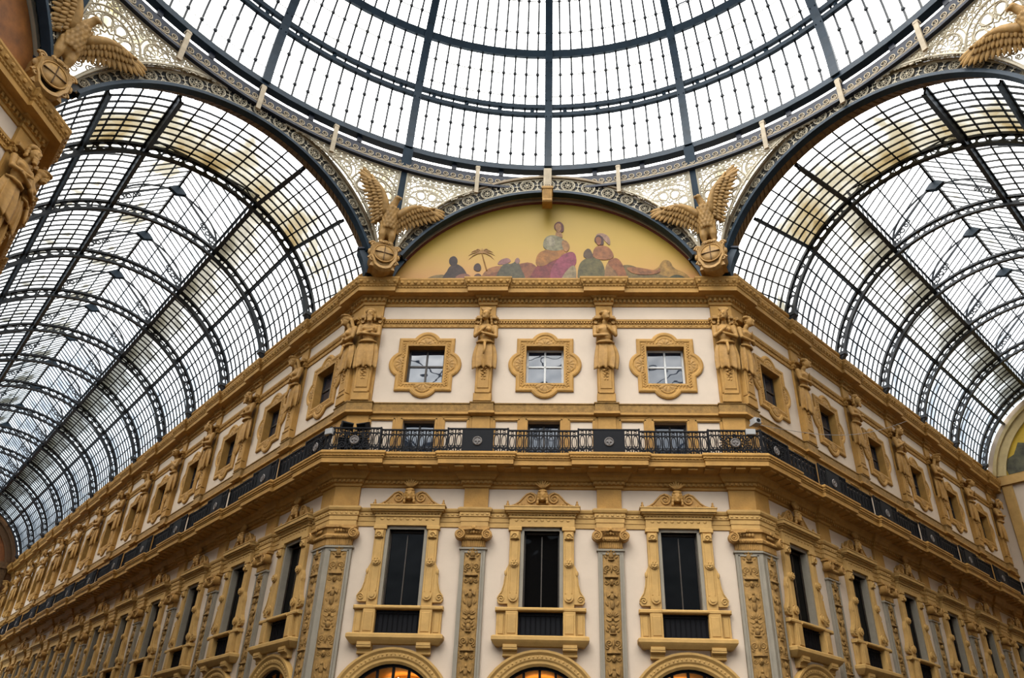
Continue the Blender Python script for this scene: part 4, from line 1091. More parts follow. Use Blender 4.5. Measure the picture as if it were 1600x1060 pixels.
def arch_band(loc, rz, label, inner, outer, half_n, soffit, cx=0.0):
    """inner/outer: (zc, r). local plane y=0 facing -y; feet at z=20.2"""
    root = thing('arch_band', label, 'arch', loc, rz, 'rosette arches under the dome')
    zi, ri = inner; zo, ro = outer; zf = 21.1
    ti = math.acos((zf-zi)/ri); to = math.acos((zf-zo)/ro); n = 56
    def P(z, r, t, k): return (cx+r*math.sin(-t+2*t*k/n), z+r*math.cos(-t+2*t*k/n))
    Pi = [P(zi, ri, ti, k) for k in range(n+1)]; Po = [P(zo, ro, to, k) for k in range(n+1)]
    bd = MB().rings([[(x, y, z) for x, z in pp] for pp, y in ((Pi, .0), (Po, .0), (Po, .16), (Pi, .16), (Pi, 0))], closed=False)
    ob('backing', bd, root, mat('band_backing', (.055, .05, .042), .6, .2, 4))
    def rim(pts, w, y0, y1, nm, m_):
        o_ = [Vector((x, (y0+y1)/2, z)) for x, z in pts]; ob(nm, MB().bar(o_, Vector((0, 1, 0)), w, abs(y1-y0)), root, m_)
    sh = lambda a, b_, f_: [(p[0]*(1-f_)+q_[0]*f_, p[1]*(1-f_)+q_[1]*f_) for p, q_ in zip(a, b_)]
    rim(Pi, .13, -.10, .2, 'inner_rim', BLUE); rim(sh(Pi, Po, .13), .05, -.06, .02, 'inner_bead', LACE)
    rim(Po, .11, -.14, .2, 'outer_rim', mat('outer_rim_tan', (.40, .29, .17), .6, .15, 3)); rim(sh(Pi, Po, .88), .05, -.06, .02, 'outer_bead', LACE)
    Pm = sh(Pi, Po, .505)
    cum = [0]
    for a, b_ in zip(Pm, Pm[1:]): cum.append(cum[-1]+math.dist(a, b_))
    L = cum[-1]; cnt = half_n*2+1; st = L/(cnt+.35)
    def at(s):
        for i in range(n):
            if cum[i+1] >= s:
                f_ = (s-cum[i])/(cum[i+1]-cum[i]); return (Pm[i][0]+(Pm[i+1][0]-Pm[i][0])*f_, Pm[i][1]+(Pm[i+1][1]-Pm[i][1])*f_), math.atan2(Pm[i+1][1]-Pm[i][1], Pm[i+1][0]-Pm[i][0])
        return Pm[-1], 0
    for k in range(cnt):
        s = L/2+(k-half_n)*st
        (x, z), an = at(s); i = min(range(n+1), key=lambda i: abs(cum[i]-s)); bw = math.dist(Pi[i], Po[i]); sc = min(1.0, bw/.80)
        o = ob('rosette', ROS, root); o.location = (x, 0, z); o.rotation_euler = (0, -an, 0); o.scale = (sc, 1, sc)
        if k < cnt-1:
            (x, z), an = at(s+st/2)
            o = ob('spacer', SPC, root); o.location = (x, 0, z); o.rotation_euler = (0, -an, 0); o.scale = (1, 1, sc)
    if soffit:
        # coffered reveal running back to the first glass of the vault
        y1, zc1, r1, dx = soffit
        t1 = math.acos((20.75-zc1)/r1)
        Pb = [(dx+r1*math.sin(-t1+2*t1*k/n), zc1+r1*math.cos(-t1+2*t1*k/n)) for k in range(n+1)]
        mb = MB().rings([[(x, .15, z) for x, z in Pi], [(x, y1, z) for x, z in Pb]], closed=False)
        ob('reveal', mb, root, BROWN)
        cf_ = MB(); bd2 = MB()
        for k in range(n):
            for v0, v1 in ((.10, .90),):
                c4 = []
                for (f_, v) in ((.12, v0), (.88, v0), (.88, v1), (.12, v1)):
                    a = Vector((Pi[k][0]+(Pi[k+1][0]-Pi[k][0])*f_, .15, Pi[k][1]+(Pi[k+1][1]-Pi[k][1])*f_)); b_ = Vector((Pb[k][0]+(Pb[k+1][0]-Pb[k][0])*f_, y1, Pb[k][1]+(Pb[k+1][1]-Pb[k][1])*f_))
                    c4.append(a+(b_-a)*v)
                nn_ = (c4[1]-c4[0]).cross(c4[3]-c4[0]).normalized()
                if nn_.dot(Vector((cx, 0, zi))-c4[0]) < 0: nn_ = -nn_
                cf_.add(c4+[p+nn_*.03 for p in c4], [(4, 5, 6, 7), (0, 1, 5, 4), (1, 2, 6, 5), (2, 3, 7, 6), (3, 0, 4, 7)])
        ob('coffer_panel', cf_, root, mat('coffer_ochre', (.26, .15, .05), .7, .3, 6))
    else:
        Pb = [(x*1.0, z) for x, z in [lpoint(LR+.34, -TH+2*TH*k/n) for k in range(n+1)]]
        ob('reveal', MB().rings([[(x, .15, z) for x, z in Pi], [(x, .55, z) for x, z in Pb]], closed=False), root, BLUE)
    return root
arch_band((0, -.60, 0), 0, 'rosette arch band framing the half-round painting facing us', (17.72, 6.83), (18.56, 6.80), 8, None)
cl = Vector((-A, 0))+Vector((-S, -S))*5.97; cr = Vector((A, 0))+Vector((S, -S))*5.97
offs = .75
arch_band((cl.x+S*offs, cl.y-S*offs, 0), PI/4, 'rosette arch band over the mouth of the left glass arm', (18.22, 6.12), (18.80, 6.27), 8, (.90, 18.25, 6.48, -.2), cx=-.12)
arch_band((cr.x-S*offs, cr.y-S*offs, 0), -PI/4, 'rosette arch band over the mouth of the right glass arm', (18.30, 6.12), (19.15, 5.98), 8, (.90, 18.25, 6.48, .2), cx=.12)
o = arch_band((VL.x+.60, VL.y-A, 0), PI/2, 'rosette arch band over the brown lunette at the left edge', (17.72, 6.83), (18.56, 6.80), 8, None)
# brown lunette at the far left
lb_ = thing('lunette_painting', 'half-round brown and orange mural at the left edge', 'painting', (VL.x, VL.y-A, 0), PI/2)
murm = mat('orange_mural', (.36, .13, .025), .6, .35, 1.2, col2=(.14, .05, .012))
ob('canvas', MB().prism(poly[::-1], -.10, .04), lb_, murm)
mb = arcband(MB(), LR+.06, LR+.22, -.20, .04, 20, TH); arcband(mb, LR+.22, LR+.36, -.26, .04, 20, TH); ob('cream_border', mb, lb_, creamm)
bk = lun_wall(); o = struct('wall_left_upper', bk, OCHRE, 'plain wall carrying the brown mural at the left edge', 'wall'); o.location = (VL.x, VL.y-A, 0); o.rotation_euler = (0, 0, PI/2)
# dark iron springers at the octagon corners
def polar(az, r): return Vector((r*math.sin(math.radians(az)), DOME_Y+r*math.cos(math.radians(az))))
CORN = ((-23.5, 'between the left arm and the painting'), (23.5, 'between the painting and the right arm'), (-66.5, 'in the upper left corner'), (66.5, 'at the right edge'))
for az, nm in CORN:
    loc = polar(az, 16.98)
    r = thing('arch_springer', 'dark blue iron springer behind the eagle ' + nm, 'springer', (*loc, 0), -math.radians(az))
    ob('plate', MB().prism([(-.55, 20.05), (.55, 20.05), (.72, 20.6), (.98, 21.15), (.55, 21.3), (0, 21.35), (-.55, 21.3), (-.98, 21.15), (-.72, 20.6)], -.16, .3), r, BLUE)
    ob('rim', MB().bar([(-1.0, -.12, 21.12), (-.5, -.12, 21.30), (0, -.12, 21.36), (.5, -.12, 21.30), (1.0, -.12, 21.12)], Vector((0, 1, 0)), .08, .2), r, NAVY)

# ------------------------------------------------------------------ eagles
def make_eagle():
    root = thing('eagle_statue', 'x', 'statue')
    b = MB()
    b.ell((0, -.15, 22.15), (.36, .32, .55), 12, 10); b.ell((0, -.22, 22.55), (.32, .27, .35), 12, 9); limb(b, [(0, -.2, 22.7), (.05, -.26, 22.98), (.12, -.30, 23.15)], [.22, .155, .135])
    b.ell((.14, -.32, 23.22), (.13, .16, .13), 10, 8); b.ell((.24, -.42, 23.22), (.07, .09, .05), 8, 6, Matrix.Rotation(.6, 3, 'Z')); b.ell((.29, -.47, 23.17), (.035, .04, .06), 6, 5)
    b.ell((.14, -.36, 23.28), (.11, .09, .03), 7, 5)
    for sx in (-1, 1):
        b.ell((sx*.05+.14, -.45, 23.25), (.018, .018, .018), 5, 4)
        limb(b, [(sx*.17, -.22, 21.95), (sx*.20, -.30, 21.6), (sx*.19, -.28, 21.32)], [.19, .15, .09])
        for k in range(3): b.tube([(sx*.19, -.30, 21.32), (sx*.19+(k-1)*.08, -.42, 21.28), (sx*.19+(k-1)*.10, -.46, 21.18)], [.045, .04, .02], 6)
    for row in range(6):
        for k in range(7):
            a = -1.2+.4*k+(.2 if row % 2 else 0); zz = 22.75-.16*row
            b.ell((.34*math.sin(a), -.17-.31*math.cos(a), zz), (.06, .04, .10), 6, 5, Matrix.Rotation(0, 3, 'Y'))
    lean = lambda m: [setattr(m, 'v', [(x, y-.30*max(0, z-21.3), z) for x, y, z in m.v])]
    lean(b); ob('body', sculpt(b, .03, 2, 'eagle_body', EAGLE), root)
    tl = MB()
    for k in range(5): tl.ell((-.2+.1*k, .12, 21.45), (.07, .04, .40), 7, 6, Matrix.Rotation(-.12*(k-2), 3, 'Y'))
    lean(tl); ob('tail', tl, root, EAGLE, True)
    for sx, el in ((-1, 62), (1, 30)):
        w = MB(); e_ = math.radians(el); ax = Vector((sx*math.cos(e_), 0, math.sin(e_))); dn_ = Vector((sx*math.sin(e_), 0, -math.cos(e_)))
        sho = Vector((sx*.22, -.14, 22.45)); LW_ = 1.75
        def lead(f_): return sho+ax*(LW_*f_)-dn_*(.16*math.sin(PI*min(1, f_*1.15)))+Vector((0, -.10*math.sin(PI*f_), 0))
        w.tube([lead(k/8) for k in range(9)], [.17, .17, .16, .14, .12, .10, .08, .06, .03], 8)
        for row, (cnt, L0, L1, y, wd) in enumerate(((15, .62, .80, .07, .075), (14, .46, .42, .0, .07), (13, .28, .22, -.06, .06))):
            for k in range(cnt):
                f_ = (k+.3)/cnt*(.97 if row == 0 else .80); base = lead(f_)
                fan = math.radians(-14+88*f_**1.6)          # feathers turn outwards towards the tip
                d = (dn_*math.cos(fan)+ax*math.sin(fan)).normalized(); L_ = (L0+(L1-L0)*f_)*(1 if f_ < .8 else 1-.5*(f_-.8)/.2)
                c_ = base+d*L_*.5+Vector((0, y+.012*(k % 2), 0)); w.ell(c_, (wd*1.25, .034, L_*.56), 7, 7, Matrix.Rotation(math.atan2(d.x, d.z), 3, 'Y'))
        w.v = [(x, y-.12, z) for x, y, z in w.v]; lean(w); o = ob('wing', w, root, EAGLE, True)
    s = MB()
    n = 28
    def sh_ring(sc, y): 
        out = []
        for k in range(n):
            a = 2*PI*k/n; x = math.sin(a); z = math.cos(a); r = .50*sc
            out.append((x*r*(1.0+.06*math.cos(6*a)), y, 20.72+z*r*1.12-(.16*sc if z < -.75 else 0)))
        return out
    s.rings([sh_ring(1.12, .25), sh_ring(1.16, -.30), sh_ring(1.05, -.44), sh_ring(.86, -.40), sh_ring(.80, -.34)], cap0=True, cap1=True)
    for sx in (-1, 1):
        s.tube(spiral(sx*.48, 21.08, .14, 1.4, -.36, .04, sx, 0), .05, 6); s.tube(spiral(sx*.46, 20.36, .13, 1.4, -.36, .04, sx, 0), .045, 6); s.ell((sx*.56, -.3, 20.72), (.09, .09, .14), 7, 6)
    s.prism([(-.5, 20.05), (.5, 20.05), (.36, 20.4), (-.36, 20.4)], -.34, .3); s.ell((0, -.36, 21.28), (.20, .12, .10), 8, 6)
    sd = ob('shield', s, root, EAGLE)
    disk = MB(); disk.rings([[(r*math.sin(2*PI*k/24), y, 20.74+r*math.cos(2*PI*k/24)) for k in range(24)] for r, y in ((.40, -.33), (.39, -.38), (.2, -.42), (.01, -.43))], cap1=True)
    ob('disc', disk, sd, EAGLE, True)
    ob('rim', MB().tube([(.41*math.sin(2*PI*k/24), -.38, 20.74+.41*math.cos(2*PI*k/24)) for k in range(24)], .035, 6, True), sd, OCHRE_S)
    cm = mat('cross_groove', (.12, .06, .02), .8, .1, 5)
    ob('cross', MB().box(-.012, .012, -.455, -.36, 20.38, 21.10).box(-.36, .36, -.455, -.36, 20.728, 20.752), sd, cm)
    return root
eg = make_eagle()
for k, (az, nm) in enumerate(CORN):
    loc = polar(az, 16.60); lbl = 'ochre eagle standing on a cross shield ' + nm
    if k == 0: eg.location = (*loc, 0); eg.rotation_euler = (0, 0, -math.radians(az)); eg['label'] = lbl; eg['group'] = 'eagles at the dome corners'
    else:
        e_ = dup(eg, (*loc, 0), -math.radians(az), lbl)
        if k in (1, 3): e_.scale = (-1, 1, 1)

# ------------------------------------------------------------------ dome
def dpt(az, s, dr=0): 
    a = math.radians(az); c = math.sqrt(max(0, 1-s*s)); return Vector(((DOME_R*c+dr*c)*math.sin(a), DOME_Y+(DOME_R*c+dr*c)*math.cos(a), DOME_Z+DOME_H*s+dr*s))
def dn(az, s):
    a = math.radians(az); c = math.sqrt(max(0, 1-s*s)); return Vector((c*math.sin(a), c*math.cos(a), s*DOME_R/DOME_H)).normalized()
SL = [0.0, .243, .4346, .65, .82]
RIBS = [-90+22.5*k for k in range(9)]
def azname(az):
    if abs(az) < .1: return 'straight ahead above the painting'
    side = 'left' if az < 0 else 'right'; k = round(abs(az)/22.5)
    return '%s to the %s of the central one' % (ORD[k-1], side)
for az in RIBS:
    r = thing('dome_rib', 'slate blue iron dome rib, ' + azname(az), 'rib', (0, 0, 0), 0, 'ribs of the dome')
    ss = [.93*k/24 for k in range(25)]
    ob('web', MB().bar([dpt(az, s, -.12) for s in ss], [dn(az, s) for s in ss], .26, .30), r, BLUE)
    ob('flange', MB().bar([dpt(az, s, -.30) for s in ss], [dn(az, s) for s in ss], .34, .05), r, BLUE)
    bo = MB()
    for s in SL[1:4]:
        for q_ in (-.03, .03):
            for sx in (-1, 1): p = dpt(az+sx*.4, s+q_, -.34); bo.ell(p, (.03, .03, .03), 5, 4)
    ob('rivet', bo, r, BLUE)
def ring_bar(r, name, s0, ds, w, h, dr, m_, n=96, a0=0, a1=360):
    azs = [a0+(a1-a0)*k/n for k in range(n)] if a1-a0 >= 360 else [a0+(a1-a0)*k/n for k in range(n+1)]
    return ob(name, MB().bar([dpt(a, s0+ds, dr) for a in azs], [dn(a, s0+ds) for a in azs], w, h, closed=a1-a0 >= 360), r, m_)
r = thing('dome_ring', 'slate blue iron base ring of the dome with a scroll frieze below', 'ring', (0, 0, 0), 0, 'rings of the dome')
ring_bar(r, 'beam', 0, 0, .28, .34, -.05, BLUE)
zz = lambda az, R, z: Vector((R*math.sin(math.radians(az)), DOME_Y+R*math.cos(math.radians(az)), z))
def cyl(R0, R1, z0, z1, n=160):
    m = MB(); rs = []
    for R, z in ((R0, z0), (R0, z1), (R1, z1), (R1, z0), (R0, z0)): rs.append([zz(360*k/n, R, z) for k in range(n)])
    return m.rings(rs)
ob('frieze', cyl(DOME_R-.06, DOME_R+.10, 24.92, 25.56), r, NAVY)
ob('lower_moulding', cyl(DOME_R-.16, DOME_R+.12, 24.80, 24.92), r, NAVY)
ob('frieze_band', cyl(DOME_R-.09, DOME_R, 24.97, 25.03), r, TAN)
JB = MB().box(-.10, .10, -.08, .10, 25.55, 25.90).mesh('ring_joint', NAVY)
for k in range(-11, 12):
    a = 7.5*k; c = zz(a, DOME_R, 0); o = ob('ring_joint', JB, r); o.location = (c.x, c.y, 0); o.rotation_euler = (0, 0, -math.radians(a))
scr = MB(); az = -80
while az < 80:
    pts = []
    for k in range(22):
        f_ = k/21; rr = .135*(1-.8*f_); th = PI*1.5+f_*2*PI*1.6
        pts.append(zz(az+math.degrees(rr*math.cos(th)/DOME_R), DOME_R-.085, 25.20+rr*math.sin(th)))
    pts = [zz(az-.75, DOME_R-.085, 25.04)]+pts
    scr.tube(pts, [.022]+[.026-.0006*k for k in range(22)], 4); az += 1.18
ob('running_scroll', scr, r, TAN)
for nm, s, kind in (('lower intermediate', SL[1], 2), ('upper intermediate', SL[2], 1), ('top visible', SL[3], 1)):
    r = thing('dome_ring', '%s horizontal iron ring of the dome%s' % (nm, ', made of two parallel bars' if kind == 2 else ''), 'ring', (0, 0, 0), 0, 'rings of the dome')
    if kind == 2:
        ring_bar(r, 'lower_bar', s, -.014, .17, .22, -.1, BLUE); ring_bar(r, 'upper_bar', s, .014, .17, .22, -.1, BLUE)
        JS = MB().ell((0, 0, 0), (.10, .10, .10), 6, 4).mesh('ring_joint', BLUE)
        for k in range(-15, 15): ob('ring_joint', JS, r).location = dpt(5.625*k+2.8, s, -.1)
    else: ring_bar(r, 'bar', s, 0, .30, .26, -.1, BLUE)
def dome_panel(s0, s1):
    root = thing('dome_glazing', 'x', 'skylight')
    n, mm = 11, 6
    g = MB(); g.add([dpt(22.5*i/n, s0+(s1-s0)*j_/mm) for j_ in range(mm+1) for i in range(n+1)], [(j_*(n+1)+i, j_*(n+1)+i+1, (j_+1)*(n+1)+i+1, (j_+1)*(n+1)+i) for j_ in range(mm) for i in range(n)])
    ob('glass', g, root, DGLASS)
    l = MB()
    for i in range(1, n):
        a = 22.5*i/n; ss = [s0+(s1-s0)*j_/mm for j_ in range(mm+1)]
        l.bar([dpt(a, s, -.03) for s in ss], [dn(a, s) for s in ss], .075, .07)
        for f_ in (.30, .68): l.ell(dpt(a, s0+(s1-s0)*f_, -.05), (.085, .085, .10), 6, 4)
    ob('glazing_lattice', l, root, IRON)
    l2 = MB()
    for f_ in (.30, .68): l2.bar([dpt(22.5*i/22, s0+(s1-s0)*f_, 0) for i in range(23)], [dn(22.5*i/22, s0) for i in range(23)], .035, .012)
    ob('lap_joint', l2, root, mat('lap_grime', (.70, .68, .58), .6, .2, 3))
    return root
def move_panel(o, az):
    # rotate about the dome axis (0, DOME_Y)
    a = -math.radians(az); o.rotation_euler = (0, 0, a)
    o.location = (-math.sin(a)*-DOME_Y if False else DOME_Y*math.sin(a), DOME_Y-DOME_Y*math.cos(a), 0)
TIER = ('bottom', 'second', 'third', 'fourth')
for j_ in range(4):
    p = dome_panel(SL[j_], SL[j_+1]); k = 0
    for az in RIBS[:-1]:
        lbl = '%s tier of dome glass, %s panel %s of the central rib' % (TIER[j_], ORD[int(abs(az)/22.5) if az >= 0 else int(abs(az)/22.5)-1], 'right' if az >= 0 else 'left')
        if k == 0: o = p; o['label'] = lbl; o['group'] = 'glass panels of the dome'
        else: o = dup(p, None, None, lbl)
        move_panel(o, az); k += 1
# maintenance ladder on the dome
r = thing('ladder', 'short steel ladder lying on the dome glass near the top edge', 'ladder')
la, lb2 = 24.6, 26.2
for a in (la, lb2): ob('side_rail', MB().bar([dpt(a, s, .06) for s in (.50, .56, .63)], [dn(a, .5)]*3, .03, .04), r, IRON)
for k in range(7):
    s = .505+.018*k; ob('rung', MB().bar([dpt(la, s, .06), dpt(lb2, s, .06)], dn(la, s), .05, .03), r, IRON)
# posts between ring and arches
for az in (-56.25, -45, -33.75, -11.25, 11.25, 33.75, 45, 56.25):
    a = math.radians(az); R_ = DOME_R-.12
    r = thing('bracket_post', 'tan iron post under the dome ring, %s on the %s of the keystone' % (ORD[{11.25: 0, 33.75: 1, 45: 2, 56.25: 3}[abs(az)]], 'left' if az < 0 else 'right'), 'post', (R_*math.sin(a), DOME_Y+R_*math.cos(a), 0), -a, 'posts under the dome ring')
    zb = 25.0 if abs(az) == 45 else 24.75
    ob('post_shaft', MB().bar([(0, -.06, zb-.45), (0, -.10, zb+.1), (0, -.12, zb+.55), (0, -.08, 25.80)], Vector((0, 1, 0)), .17, .10), r, TAN)
    ob('cap', MB().rbox(-.11, .11, -.15, .05, 25.66, 25.76, .02), r, TAN)
ks = thing('keystone_console', 'tan fluted keystone console over the middle of the painting', 'console', (0, -.78, 0))
kb = MB().rbox(-.17, .17, -.12, .1, 24.55, 25.7, .02)
for x in (-.08, 0, .08): kb.box(x-.02, x+.02, -.15, -.1, 24.7, 25.6)
ob('upper_block', kb, ks, TAN)
kl = MB().rbox(-.21, .21, -.16, .3, 23.75, 24.55, .03); kl.tube([(-.2, -.14, 23.78), (.2, -.14, 23.78)], .11, 10); kl.rbox(-.24, .24, -.2, .3, 24.45, 24.6, .02)
for k in range(5): kl.tube([(-.16+.08*k, -.17, 23.85), (-.16+.08*k, -.17, 24.42)], .025, 5)
ob('scroll_block', kl, ks, OCHRE_S)

# ------------------------------------------------------------------ lace spandrels between ring and arches
ZT = 24.80
def arch_top(az):
    """height of the arch crown line under azimuth az (deg), for the arch that covers it"""
    return None
class Face:
    def __init__(s, c, az, off, zo, ro, cx): s.c = Vector(c); s.az = math.radians(az); s.off = off; s.zo = zo; s.ro = ro; s.cx = cx
    def hit(s, az):
        # plan point where the ray at az from the dome axis meets this arch plane, and arch height there
        n = Vector((math.sin(s.az), math.cos(s.az))); t = Vector((math.cos(s.az), -math.sin(s.az)))
        d = Vector((math.sin(math.radians(az)), math.cos(math.radians(az)))); o = Vector((0, DOME_Y)); p0 = s.c-n*s.off
        k = (p0-o).dot(n)/d.dot(n); p = o+d*k; u = (p-s.c).dot(t)-s.cx
        h = s.zo+math.sqrt(max(0, s.ro**2-u*u)); return k, h
FF = Face((0, 0), 0, .60, 18.56, 6.80, 0); FL = Face(cl, -45, offs, 18.80, 6.27, -.12); FR = Face(cr, 45, offs, 19.15, 5.98, .12)
def lace(face, a0, a1, label):
    """a0: azimuth of the rib, a1: azimuth of the narrow end"""
    root = thing('lace_spandrel', label, 'tracery panel', (0, 0, 0), 0, 'lace spandrels under the dome')
    sg = 1 if a1 > a0 else -1; width = abs(a1-a0)*PI/180*DOME_R
    def low(u): k, h = face.hit(a0+sg*math.degrees(u/DOME_R)); return max(21.2, min(h, ZT))
    def rad(u, z):
        k, h = face.hit(a0+sg*math.degrees(u/DOME_R)); f_ = max(0, min(1, (z-20.6)/(ZT-20.6))); return (k+.02)*(1-f_)+(DOME_R+.02)*f_
    def P3(u, z, d=0):
        a = a0+sg*math.degrees(u/DOME_R); R_ = rad(u, z)+d; return zz(a, R_, z)
    nu, nv = 28, 8; vs = []; fs = []
    for i in range(nu+1):
        u = .12+(width-.12)*i/nu; l = low(u)-.12
        for j_ in range(nv+1): z = l+(ZT+.05-l)*j_/nv; vs.append(P3(u, z, .06))
    for i in range(nu):
        for j_ in range(nv): fs.append((i*(nv+1)+j_, (i+1)*(nv+1)+j_, (i+1)*(nv+1)+j_+1, i*(nv+1)+j_+1))
    ob('glass', MB().add(vs, fs), root, LGLASS)
    def inside(u, z): return .1 < u < width and low(u)-.1 < z < ZT+.04
    T = [MB()]
    def line(pts, r=.022):
        r *= 1.3
        seg = []
        # resample
        Q = []
        for a, b_ in zip(pts, pts[1:]):
            m = max(1, int(math.dist(a, b_)/.08))
            Q += [(a[0]+(b_[0]-a[0])*k/m, a[1]+(b_[1]-a[1])*k/m) for k in range(m)]
        Q.append(pts[-1])
        for p in Q+[None]:
            if p is not None and inside(*p): seg.append(p)
            else:
                if len(seg) > 1: T[0].tube([P3(u, z) for u, z in seg], r, 4, cap=False)
                seg = []
    def circ(u, z, R_, r=.022, n=16): line([(u+R_*math.cos(2*PI*k/n), z+R_*math.sin(2*PI*k/n)) for k in range(n+1)], r)
    def spir(u, z, R_, t, a, sgn): line([(u+R_*(1-.8*k/16)*math.cos(a+sgn*t*2*PI*k/16), z+R_*(1-.8*k/16)*math.sin(a+sgn*t*2*PI*k/16)) for k in range(17)], .02)
    cu, cz = 1.05, 23.35
    line([(cu+(.30 if k % 2 else .20)*math.cos(PI*k/8), cz+(.30 if k % 2 else .20)*math.sin(PI*k/8)) for k in range(17)], .03)
    for k in range(8):
        a = PI*k/4+PI/8; px, pz = cu+.60*math.cos(a), cz+.60*math.sin(a)
        # rounded petals with a point towards the star
        pts = []
        for i in range(15):
            b_ = a-2.2+4.4*i/14; pts.append((px+.19*math.cos(b_), pz+.19*math.sin(b_)))
        tipp = (cu+.36*math.cos(a), cz+.36*math.sin(a)); line([tipp]+pts+[tipp], .03)
        a2 = a+PI/8; q0 = (cu+.30*math.cos(a2), cz+.30*math.sin(a2)); q1 = (cu+.86*math.cos(a2+.18), cz+.86*math.sin(a2+.18)); q2 = (cu+.86*math.cos(a2-.18), cz+.86*math.sin(a2-.18))
        line([q1, q0, q2], .024); circ(cu+.70*math.cos(a2), cz+.70*math.sin(a2), .07, .018, 10); circ(cu+.50*math.cos(a2), cz+.50*math.sin(a2), .035, .016, 8)
    circ(cu, cz, .84, .03, 40); circ(cu, cz, 1.06, .028, 44)
    for k in range(22): a = 2*PI*k/22; circ(cu+.95*math.cos(a), cz+.95*math.sin(a), .075, .018, 10)
    line([(.16, 21.0), (.16, ZT)], .04); line([(.34, 21.0), (.34, ZT)], .02); line([(0.1, ZT-.34), (width, ZT-.34)], .02); line([(.1, ZT-.03), (width, ZT-.03)], .03)
    u = .25
    while u < width: circ(u, ZT-.18, .10, .024, 12); circ(u, ZT-.18, .045, .016, 8); spir(u+.12, ZT-.42, .10, 1.1, 0, 1); u += .25
    z = 21.3
    while z < ZT: circ(.25, z, .07, .02, 10); z += .19
    line([(k*.06, low(k*.06)+.03) for k in range(2, int(width/.06))], .035); line([(k*.06, low(k*.06)+.17) for k in range(2, int(width/.06))], .018)
    cu2 = 2.55; cz2 = 24.0
    for k in range(10):
        a = 2*PI*k/10; line([(cu2+.08*math.cos(a), cz2+.08*math.sin(a)), (cu2+.42*math.cos(a), cz2+.42*math.sin(a))], .018); circ(cu2+.33*math.cos(a+.31), cz2+.33*math.sin(a+.31), .09, .018, 10)
    circ(cu2, cz2, .46, .026, 26); circ(cu2, cz2, .62, .022, 30)
    for (su, sz, R_, a) in ((2.1, 23.4, .2, 0), (1.9, 24.35, .16, 2), (3.2, 24.2, .22, 1), (3.25, 24.55, .13, 3), (3.7, 24.5, .14, 0), (.5, 22.1, .2, 1), (.75, 22.0, .14, 3), (.45, 21.7, .14, 2), (.3, 22.35, .12, 0), (1.7, 22.75, .16, 2), (1.95, 23.0, .14, 1), (1.3, 22.2, .14, 0), (2.3, 23.05, .12, 0), (2.9, 23.7, .14, 2), (3.9, 24.6, .1, 1), (.8, 22.25, .1, 1), (4.2, 24.65, .1, 2)):
        spir(su, sz, R_, 1.6, a, 1); circ(su+.28, sz+.05, .08, .018, 10); circ(su-.22, sz-.1, .06, .018, 9); circ(su+.05, sz+.27, .065, .018, 9)
    ob('tracery', T[0], root, LACE)
    return root
for face, a0, a1, nm in ((FF, -22.5, -4, 'left of the painting'), (FF, 22.5, 4, 'right of the painting'), (FL, -22.5, -41, 'over the left arm arch'), (FR, 22.5, 41, 'over the right arm arch'),
                         (FL, -67.5, -49, 'in the upper left corner beside the eagle'), (FR, 67.5, 49, 'in the upper right corner')):
    lace(face, a0, a1, 'pale lacework spandrel with an eight-pointed star, ' + nm)
FLL = Face((VL.x, VL.y-A), -90, .60, 18.56, 6.80, 0)
lace(FLL, -67.5, -86, 'pale lacework spandrel at the very left edge behind the eagle wing')
# blue ribs from the eagle up to the ring
for az, f1, nm in ((-22.5, FF, 'behind the eagle left of the painting'), (22.5, FF, 'behind the eagle right of the painting'), (-67.5, FL, 'behind the upper left eagle'), (67.5, FR, 'behind the eagle at the right edge')):
    k, h = f1.hit(az); r = thing('pendentive_rib', 'slate blue iron rib rising to the dome ring ' + nm, 'rib', (0, 0, 0), 0, 'pendentive ribs')
    pts = [zz(az, 17.1+(DOME_R-.12-17.1)*((z-20.6)/(25.9-20.6)), z) for z in (21.6, 22.5, 23.6, 24.7, 25.9)]
    d = Vector((math.sin(math.radians(az)), math.cos(math.radians(az)), 0))
    ob('web', MB().bar(pts, d, .34, .30), r, BLUE); ob('flange', MB().bar([p-d*.16 for p in pts], d, .42, .05), r, BLUE)

